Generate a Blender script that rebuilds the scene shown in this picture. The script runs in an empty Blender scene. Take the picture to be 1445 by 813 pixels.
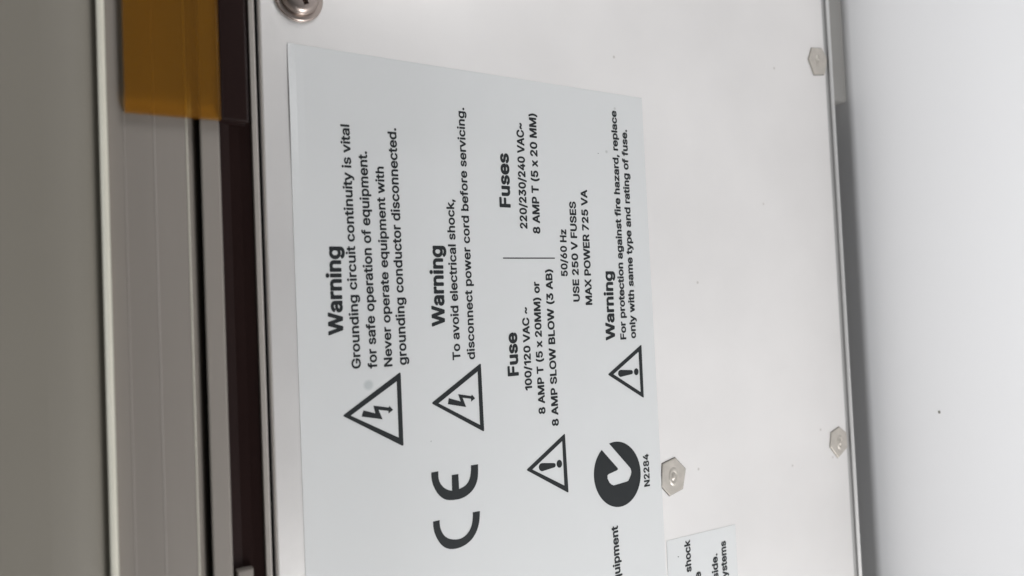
import bpy, bmesh, math, random
from mathutils import Vector, Matrix

# ------------------------------------------------------------------ camera
# World: X runs along the instrument (reading direction of its lettering), Z is up from the
# table, the rear panel faces -Y.  The camera looks at it from above, rolled a quarter turn.
F = 1044.0; CX, CY = 722.5, 406.5
dn = Vector((1803, 46, -1044)).normalized()                 # world -Z in camera axes
ex = Vector((-1443, 32800, -1044)).normalized()             # world +X in camera axes
ez = -dn; ex = (ex - ez * ex.dot(ez)).normalized(); ey = ez.cross(ex)
R = Matrix((ex, ey, ez))                                    # camera axes -> world axes
DIST = 0.2
ZMID = 0.1524                                               # height of the panel point in mid picture
CAM = Vector((0, 0, ZMID)) + R @ Vector((0, 0, DIST))

def P(px, py, y=0.0):
    """point where the sight line through a picture pixel meets the plane at depth y"""
    d = R @ Vector((px - CX, CY - py, -F))
    return CAM + d * ((y - CAM.y) / d.y)

def T(px, py, z=0.0):
    d = R @ Vector((px - CX, CY - py, -F))
    return CAM + d * ((z - CAM.z) / d.z)

scene = bpy.context.scene
COL = scene.collection
cam_d = bpy.data.cameras.new('camera'); cam = bpy.data.objects.new('camera', cam_d); COL.objects.link(cam)
cam.matrix_world = Matrix.Translation(CAM) @ R.to_4x4()
cam_d.sensor_width = 36; cam_d.lens = 36 * F / 1445
cam_d.clip_start = 0.01; cam_d.clip_end = 20
cam_d.dof.use_dof = True; cam_d.dof.focus_distance = 0.205; cam_d.dof.aperture_fstop = 12
scene.camera = cam

world = bpy.data.worlds.new('World'); scene.world = world; world.use_nodes = True
bg = world.node_tree.nodes['Background']
bg.inputs[0].default_value = (0.93, 0.97, 1.0, 1); bg.inputs[1].default_value = 0.09

def area(name, loc, target, sx, sy, power, col):
    d = bpy.data.lights.new(name, 'AREA'); d.shape = 'RECTANGLE'; d.size = sx; d.size_y = sy
    d.energy = power; d.color = col
    o = bpy.data.objects.new(name, d); COL.objects.link(o); o.location = loc
    o.rotation_euler = (Vector(target) - Vector(loc)).to_track_quat('-Z', 'Y').to_euler()
    return o
area('ceiling_light', (0.05, -0.13, 1.25), (0, -0.12, 0.0), 0.5, 0.20, 9.9, (0.985, 0.99, 1.0))
area('low_fill_light', (-0.44, -0.31, 0.045), (-0.02, 0, 0.07), 0.22, 0.07, 2.0, (1.0, 0.99, 0.975))  # added low strip lamp that brightens the lower panel, no window there
area('side_fill_light', (0.50, -0.34, 0.045), (0.02, 0, 0.07), 0.22, 0.07, 1.05, (1.0, 0.99, 0.985))  # added second lamp, evens the brightness along the panel

scene.view_settings.view_transform = 'Standard'; scene.view_settings.look = 'None'
scene.view_settings.exposure = 0; scene.view_settings.gamma = 1

# ------------------------------------------------------------------ materials
def mat(name, col, rough=0.5, metal=0.0, spec=0.5, noise=0.0, nscale=40, bump=0.0, bscale=900, coat=0.0, stretch=None, col2=None):
    m = bpy.data.materials.new(name); m.use_nodes = True
    nt = m.node_tree; b = nt.nodes['Principled BSDF']
    b.inputs['Base Color'].default_value = (*col, 1); b.inputs['Roughness'].default_value = rough
    b.inputs['Metallic'].default_value = metal; b.inputs['Specular IOR Level'].default_value = spec
    b.inputs['Coat Weight'].default_value = coat
    tc = nt.nodes.new('ShaderNodeTexCoord')
    mp = nt.nodes.new('ShaderNodeMapping'); nt.links.new(tc.outputs['Object'], mp.inputs[0])
    if stretch: mp.inputs['Scale'].default_value = stretch
    if noise:
        n = nt.nodes.new('ShaderNodeTexNoise'); n.inputs['Scale'].default_value = nscale; n.inputs['Detail'].default_value = 5
        nt.links.new(mp.outputs[0], n.inputs['Vector'])
        r = nt.nodes.new('ShaderNodeMix'); r.data_type = 'RGBA'
        c2 = col2 or tuple(max(0, c * (1 - noise)) for c in col)
        r.inputs[6].default_value = (*c2, 1); r.inputs[7].default_value = (*[min(1, c * (1 + noise * 0.5)) for c in col], 1)
        nt.links.new(n.outputs[0], r.inputs[0]); nt.links.new(r.outputs[2], b.inputs['Base Color'])
        rr = nt.nodes.new('ShaderNodeMapRange'); rr.inputs[3].default_value = rough * 0.85; rr.inputs[4].default_value = min(1, rough * 1.2)
        nt.links.new(n.outputs[0], rr.inputs[0]); nt.links.new(rr.outputs[0], b.inputs['Roughness'])
    if bump:
        n2 = nt.nodes.new('ShaderNodeTexNoise'); n2.inputs['Scale'].default_value = bscale; n2.inputs['Detail'].default_value = 3
        nt.links.new(mp.outputs[0], n2.inputs['Vector'])
        bp = nt.nodes.new('ShaderNodeBump'); bp.inputs['Strength'].default_value = bump; bp.inputs['Distance'].default_value = 0.0001
        nt.links.new(n2.outputs[0], bp.inputs['Height']); nt.links.new(bp.outputs[0], b.inputs['Normal'])
    return m

M = {}
M['panel'] = mat('panel_metal', (0.89, 0.87, 0.855), 0.33, 0.70, 0.5, noise=0.17, nscale=15, bump=0.3, bscale=260)
M['case'] = mat('case_plastic', (0.185, 0.170, 0.142), 0.55, noise=0.07, nscale=30, bump=0.25, bscale=1800)
M['bezel'] = mat('bezel_plastic', (0.215, 0.193, 0.172), 0.5, noise=0.09, nscale=60, bump=0.15, bscale=900, stretch=(0.08, 1, 1))
M['lit_edge'] = mat('lit_edge_plastic', (0.58, 0.56, 0.48), 0.45, noise=0.05, nscale=50)  # case plastic made paler where edges catch the light
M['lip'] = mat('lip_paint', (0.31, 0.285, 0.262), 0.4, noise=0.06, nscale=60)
M['slot'] = mat('smoked_plastic', (0.016, 0.0085, 0.0078), 0.3, noise=0.2, nscale=50, spec=0.10)
M['dark'] = mat('dark_chassis', (0.03, 0.026, 0.024), 0.6, noise=0.1)
M['label'] = mat('label_film', (0.63, 0.642, 0.647), 0.40, 0.0, 0.4, noise=0.025, nscale=22, bump=0.05, bscale=400)
M['ink'] = mat('black_ink', (0.022, 0.025, 0.027), 0.5, spec=0.2, noise=0.15, nscale=300)
M['steel'] = mat('brushed_steel', (0.62, 0.615, 0.61), 0.5, 0.7, noise=0.1, nscale=70, bump=0.1, bscale=300, stretch=(0.05, 1, 1))
M['screw'] = mat('plated_steel', (0.40, 0.34, 0.31), 0.36, 1.0, noise=0.12, nscale=200)
M['nut'] = mat('nut_metal', (0.52, 0.485, 0.44), 0.45, 0.35, noise=0.3, nscale=420, bump=0.25, bscale=900)
M['nutshade'] = mat('contact_shade_tone', (0.12, 0.11, 0.10), 0.7, noise=0.3, nscale=300)  # dark tone for the contact shade round the fasteners
M['foot'] = mat('grey_rubber', (0.27, 0.265, 0.255), 0.7, noise=0.08, bump=0.2)
M['table'] = mat('white_laminate', (0.80, 0.80, 0.81), 0.45, noise=0.02, nscale=9, bump=0.05, bscale=500)
M['speck'] = mat('dirt', (0.2, 0.19, 0.17), 0.9, noise=0.1)

# grey smudge on the warning label, by the uppermost triangle
def smudge(m, centre, rad, col, amt):
    nt = m.node_tree; b = nt.nodes['Principled BSDF']
    src = b.inputs['Base Color'].links[0].from_socket
    g = nt.nodes.new('ShaderNodeNewGeometry')
    v = nt.nodes.new('ShaderNodeVectorMath'); v.operation = 'DISTANCE'; v.inputs[1].default_value = centre
    nt.links.new(g.outputs['Position'], v.inputs[0])
    r = nt.nodes.new('ShaderNodeMapRange'); r.inputs[1].default_value = rad * 0.6; r.inputs[2].default_value = rad * 1.15
    r.inputs[3].default_value = amt; r.inputs[4].default_value = 0
    nt.links.new(v.outputs['Value'], r.inputs[0])
    x = nt.nodes.new('ShaderNodeMix'); x.data_type = 'RGBA'; x.inputs[7].default_value = (*col, 1)
    nt.links.new(r.outputs[0], x.inputs[0]); nt.links.new(src, x.inputs[6]); nt.links.new(x.outputs[2], b.inputs['Base Color'])
smudge(M['label'], P(519.7, 543.5), 0.0013, (0.30, 0.35, 0.36), 0.45)

def specks(m, scale, size, keep, col, seed=0.0):
    """sparse tiny dust marks: one possible speck per cell, most cells left clean"""
    nt = m.node_tree; b = nt.nodes['Principled BSDF']; src = b.inputs['Base Color'].links[0].from_socket
    tc = nt.nodes.new('ShaderNodeTexCoord'); v = nt.nodes.new('ShaderNodeTexVoronoi'); v.inputs['Scale'].default_value = scale
    mp = nt.nodes.new('ShaderNodeMapping'); mp.inputs['Location'].default_value = (seed, seed * 2, seed * 3)
    nt.links.new(tc.outputs['Object'], mp.inputs[0]); nt.links.new(mp.outputs[0], v.inputs['Vector'])
    r = nt.nodes.new('ShaderNodeMapRange'); r.inputs[1].default_value = size * 0.5; r.inputs[2].default_value = size
    r.inputs[3].default_value = 1; r.inputs[4].default_value = 0
    nt.links.new(v.outputs['Distance'], r.inputs[0])
    sx = nt.nodes.new('ShaderNodeSeparateColor'); nt.links.new(v.outputs['Color'], sx.inputs[0])
    t = nt.nodes.new('ShaderNodeMath'); t.operation = 'LESS_THAN'; t.inputs[1].default_value = keep; nt.links.new(sx.outputs[0], t.inputs[0])
    mu = nt.nodes.new('ShaderNodeMath'); mu.operation = 'MULTIPLY'; nt.links.new(r.outputs[0], mu.inputs[0]); nt.links.new(t.outputs[0], mu.inputs[1])
    m2 = nt.nodes.new('ShaderNodeMath'); m2.operation = 'MULTIPLY'; m2.inputs[1].default_value = 0.5; nt.links.new(mu.outputs[0], m2.inputs[0])
    x = nt.nodes.new('ShaderNodeMix'); x.data_type = 'RGBA'; x.inputs[7].default_value = (*col, 1)
    nt.links.new(m2.outputs[0], x.inputs[0]); nt.links.new(src, x.inputs[6]); nt.links.new(x.outputs[2], b.inputs['Base Color'])
specks(M['panel'], 190, 0.11, 0.07, (0.45, 0.42, 0.38), 0.3)
specks(M['label'], 150, 0.10, 0.07, (0.30, 0.31, 0.30), 1.7)

def amber(name='amber_plastic', k=1.0):
    m = bpy.data.materials.new(name); m.use_nodes = True
    nt = m.node_tree; nt.nodes.clear()
    o = nt.nodes.new('ShaderNodeOutputMaterial'); tr = nt.nodes.new('ShaderNodeBsdfTransparent')
    gl = nt.nodes.new('ShaderNodeBsdfGlossy'); gl.inputs['Roughness'].default_value = 0.12
    df = nt.nodes.new('ShaderNodeBsdfDiffuse'); df.inputs['Color'].default_value = (0.68, 0.295, 0.035, 1)
    tc = nt.nodes.new('ShaderNodeTexCoord')
    n = nt.nodes.new('ShaderNodeTexNoise'); n.inputs['Scale'].default_value = 60; nt.links.new(tc.outputs['Object'], n.inputs['Vector'])
    c = nt.nodes.new('ShaderNodeMix'); c.data_type = 'RGBA'
    c.inputs[6].default_value = (0.975 * k, 0.815 * k * k, 0.40 * k * k, 1); c.inputs[7].default_value = (0.995 * k, 0.865 * k * k, 0.46 * k * k, 1)
    nt.links.new(n.outputs[0], c.inputs[0]); nt.links.new(c.outputs[2], tr.inputs[0])
    fr = nt.nodes.new('ShaderNodeFresnel'); fr.inputs[0].default_value = 1.45
    m1 = nt.nodes.new('ShaderNodeMixShader'); m1.inputs[0].default_value = 0.145
    m2 = nt.nodes.new('ShaderNodeMixShader')
    nt.links.new(tr.outputs[0], m1.inputs[1]); nt.links.new(df.outputs[0], m1.inputs[2])
    nt.links.new(fr.outputs[0], m2.inputs[0]); nt.links.new(m1.outputs[0], m2.inputs[1]); nt.links.new(gl.outputs[0], m2.inputs[2])
    nt.links.new(m2.outputs[0], o.inputs[0])
    return m
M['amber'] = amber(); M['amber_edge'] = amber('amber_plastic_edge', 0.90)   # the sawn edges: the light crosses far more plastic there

# ------------------------------------------------------------------ helpers
def link(name, bm, m, parent=None, smooth=False, recalc=True):
    if recalc: bmesh.ops.recalc_face_normals(bm, faces=bm.faces)
    me = bpy.data.meshes.new(name)
    vs = [v.co for v in bm.verts]
    c = Vector((0, 0, 0))
    if parent is not None:
        c = Vector((sum(v.x for v in vs), sum(v.y for v in vs), sum(v.z for v in vs))) / len(vs)
        bmesh.ops.translate(bm, verts=bm.verts, vec=-c)
    bm.to_mesh(me); bm.free(); me.materials.append(m)
    if smooth:
        for p in me.polygons: p.use_smooth = True
    o = bpy.data.objects.new(name, me); COL.objects.link(o)
    o.location = c
    if parent is not None:
        o.parent = parent
        o.location = c - org(parent)
    return o

def org(o):
    v = Vector(o.location)
    while o.parent: o = o.parent; v += o.location
    return v

def extrude_profile(prof, x0, x1, segs=1):
    """prof: list of (y, z) closed polygon, drawn out along X"""
    bm = bmesh.new(); rings = []
    for i in range(segs + 1):
        x = x0 + (x1 - x0) * i / segs
        rings.append([bm.verts.new((x, y, z)) for y, z in prof])
    n = len(prof)
    for a, b in zip(rings, rings[1:]):
        for k in range(n): bm.faces.new((a[k], a[(k + 1) % n], b[(k + 1) % n], b[k]))
    bm.faces.new(rings[0]); bm.faces.new(rings[-1][::-1])
    return bm

def Z(px, y=0.0): return P(px, 406.5, y).z
def strip(points, back):
    """front outline from picture columns: (column at mid height, depth) -> closed (y, z) profile"""
    pr = [(y, Z(px, y)) for px, y in points]
    return pr + [(back, pr[-1][1]), (back, pr[0][1])]

def slab(pts, y0, y1, bevel=0.0):
    """flat polygon given as world points (x, z) drawn from depth y0 (front) to y1"""
    bm = bmesh.new()
    a = [bm.verts.new((p.x, y0, p.z)) for p in pts]; b = [bm.verts.new((p.x, y1, p.z)) for p in pts]
    n = len(pts)
    fa = bm.faces.new(a); bm.faces.new(b[::-1])
    for k in range(n): bm.faces.new((a[k], b[k], b[(k + 1) % n], a[(k + 1) % n]))
    if bevel:
        bmesh.ops.bevel(bm, geom=list(fa.edges), offset=bevel, segments=3, affect='EDGES', profile=0.5)
    return bm

X0, X1 = -0.19, 0.19
def tag(o, label=None, cat=None, group=None, kind=None):
    if label: o['label'] = label
    if cat: o['category'] = cat
    if group: o['group'] = group
    if kind: o['kind'] = kind
    return o

# ------------------------------------------------------------------ table
bm = bmesh.new()
n = 24
g = [[bm.verts.new((-0.9 + 1.8 * i / n, -1.1 + 1.8 * j / n, 0)) for j in range(n + 1)] for i in range(n + 1)]
for i in range(n):
    for j in range(n): bm.faces.new((g[i][j], g[i + 1][j], g[i + 1][j + 1], g[i][j + 1]))
r = bmesh.ops.extrude_face_region(bm, geom=list(bm.faces))
bmesh.ops.translate(bm, verts=[e for e in r['geom'] if isinstance(e, bmesh.types.BMVert)], vec=(0, 0, -0.03))
table = tag(link('table', bm, M['table']), kind='structure')
c = T(1325.5, 581.5)
bm = bmesh.new(); bmesh.ops.create_icosphere(bm, subdivisions=2, radius=0.00045)
for v in bm.verts: v.co.z *= 0.35; v.co.x *= 1.2; v.co += Vector((c.x, c.y, 0.0001))
sp = link('crumb', bm, M['speck'])
tag(sp, 'tiny dark crumb lying alone on the white table', 'crumb')

# ------------------------------------------------------------------ instrument
inst = bpy.data.objects.new('electronic_instrument', None); COL.objects.link(inst)
inst.location = (0, 0.06, 0); inst.empty_display_size = 0.02
tag(inst, 'electronic instrument standing on the white table, grey case and off-white rear panel with warning labels', 'instrument')

zb = Z(1182)                                 # lower end of the panel sheet
# case cover above, with a soft cove that runs into the cream rib
pts = [(-420, 0.0), (-400, -0.010), (-360, -0.0145), (-300, -0.0165), (-120, -0.0168), (40, -0.0165), (70, -0.0164), (98, -0.0159), (120, -0.0151), (136, -0.0143), (146, -0.0140)]
cc = []
for (xa, ya), (xb, yb), (x_, y_), (xd, yd) in zip([pts[0]] + pts[:-2], pts[:-1], pts[1:], pts[2:] + [pts[-1]]):
    for k in range(8):                                      # Catmull-Rom through the listed points
        t = k / 8
        cc.append(tuple(0.5 * (2 * b_ + (c_ - a_) * t + (2 * a_ - 5 * b_ + 4 * c_ - d_) * t * t + (-a_ + 3 * b_ - 3 * c_ + d_) * t ** 3)
                        for a_, b_, c_, d_ in ((xa, xb, x_, xd), (ya, yb, y_, yd))))
cc.append(pts[-1])
o = link('case_cover', extrude_profile(strip(cc, 0.12), X0, X1), M['case'], inst, smooth=True)
o.data.set_sharp_from_angle(angle=math.radians(30))
# rounded rib; the light its edge catches is put into the cream colour
za, zc = Z(146.2, -0.0165), Z(157.8, -0.0165)
rad = (za - zc) / 2; zm = (za + zc) / 2
pr = [(-0.0156 - 1.15 * rad * math.cos(a), zm + rad * math.sin(a)) for a in [math.radians(90 - 180 * k / 14) for k in range(15)]]
pr = pr + [(-0.008, zc), (-0.008, za)]
link('lit_rib', extrude_profile(pr, X0, X1), M['lit_edge'], inst, smooth=False)
# bezel: stepped face, arris with a painted highlight, groove, second rail
pts = [(158.2, -0.0140), (268.4, -0.0140), (268.6, -0.003)]
link('bezel', extrude_profile(strip(pts, 0.02), X0, X1), M['bezel'], inst)
def bead(px, w, y, m, name='ridge_highlight'):
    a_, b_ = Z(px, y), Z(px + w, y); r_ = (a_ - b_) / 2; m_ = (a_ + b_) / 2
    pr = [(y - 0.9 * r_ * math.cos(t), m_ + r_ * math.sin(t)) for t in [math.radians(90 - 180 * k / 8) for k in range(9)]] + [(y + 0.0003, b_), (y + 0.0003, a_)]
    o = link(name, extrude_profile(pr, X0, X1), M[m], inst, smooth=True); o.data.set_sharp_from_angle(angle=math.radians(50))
bead(180.5, 1.4, -0.01402, 'lip'); bead(222.8, 1.8, -0.01402, 'lip'); bead(268.6, 2.2, -0.0138, 'lit_edge', 'arris_highlight')  # paler beads: highlights on the ridges and the arris put into the colour
pts = [(270.8, -0.0126), (276, -0.0119), (282, -0.0105), (288.2, -0.0078)]
link('groove_floor', extrude_profile(strip(pts, 0.02), X0, X1), M['bezel'], inst)
pts = [(288.2, -0.003), (288.8, -0.0133), (291.0, -0.0138), (314.2, -0.0138), (315.8, -0.0134), (316.4, -0.010)]
link('rail', extrude_profile(strip(pts, 0.02), X0, X1), M['bezel'], inst)
# smoked insert at the bottom of the slot
pts = [(316.6, -0.0058), (330, -0.0054), (345, -0.0056), (361.5, -0.0061)]
link('smoked_insert', extrude_profile(strip(pts, 0.02), X0, X1), M['slot'], inst)
# lip that borders the panel
pts = [(361.0, -0.0058), (361.8, -0.0064), (363.5, -0.0068), (369.0, -0.0068), (370.6, -0.0064), (371.2, -0.0054)]
link('lip', extrude_profile(strip(pts, 0.003), X0, X1), M['lip'], inst)
# chassis behind everything
zt = Z(372, 0.012)
link('chassis', extrude_profile([(0.004, zt), (0.12, zt), (0.12, zb - 0.001), (0.004, zb - 0.001)], X0 + .002, X1 - .002), M['dark'], inst)
# panel sheet
zp = Z(378)
pr = [(0.0024, zp), (0.0005, zp + 0.0001), (0.0001, zp - 0.0002), (0.0, zp - 0.0005), (0.0, zb), (0.0024, zb)]
panel = link('rear_panel', extrude_profile(pr, X0, X1, 4), M['panel'], inst)
# folded steel rim at the foot of the panel

z1, z2, z3 = Z(1182), Z(1186.5), Z(1195, -0.0015)
pr = [(0.0, z1 - 0.0001), (0.00025, z1 - 0.0005), (0.00025, z2), (-0.0002, z2 - 0.0008), (-0.0005, z2 - 0.0016),
      (-0.0006, z3 + 0.0014), (-0.0010, z3 + 0.0009), (-0.0012, z3 + 0.0004), (-0.0009, z3), (0.006, z3), (0.006, z1 - 0.0001)]
link('bottom_rim', extrude_profile(pr, X0, X1), M['steel'], inst)
link('base_plate', extrude_profile([(0.0062, zb - 0.0015), (0.119, zb - 0.0015), (0.119, z3 + 0.001), (0.0062, z3 + 0.001)], X0 + .001, X1 - .001), M['dark'], inst)

# feet: long grey rubber blocks under the base
def foot(xa, xb, yf):
    zf = z3 + 0.001
    bm = bmesh.new(); bmesh.ops.create_cube(bm, size=1)
    for v in bm.verts:
        v.co = Vector(((xa + xb) / 2 + v.co.x * (xb - xa), yf + 0.009 + v.co.y * 0.018, zf / 2 + v.co.z * zf))
    bmesh.ops.bevel(bm, geom=[e for e in bm.edges], offset=0.0012, segments=3, affect='EDGES', profile=0.5)
    return link('foot', bm, M['foot'], inst)
fx = P(1194, 144, 0.0028).x
foot(fx, fx + 0.06, 0.0028)
link('light_blocker', extrude_profile([(0.03, zb - 0.002), (0.1, zb - 0.002), (0.1, 0.004), (0.03, 0.004)], -0.15, fx - 0.004), M['dark'], inst)  # unseen box added to block light and darken the gap below
foot(-0.18, -0.155, 0.0028); foot(-0.18, -0.155, 0.102); foot(0.11, 0.17, 0.102)

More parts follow.
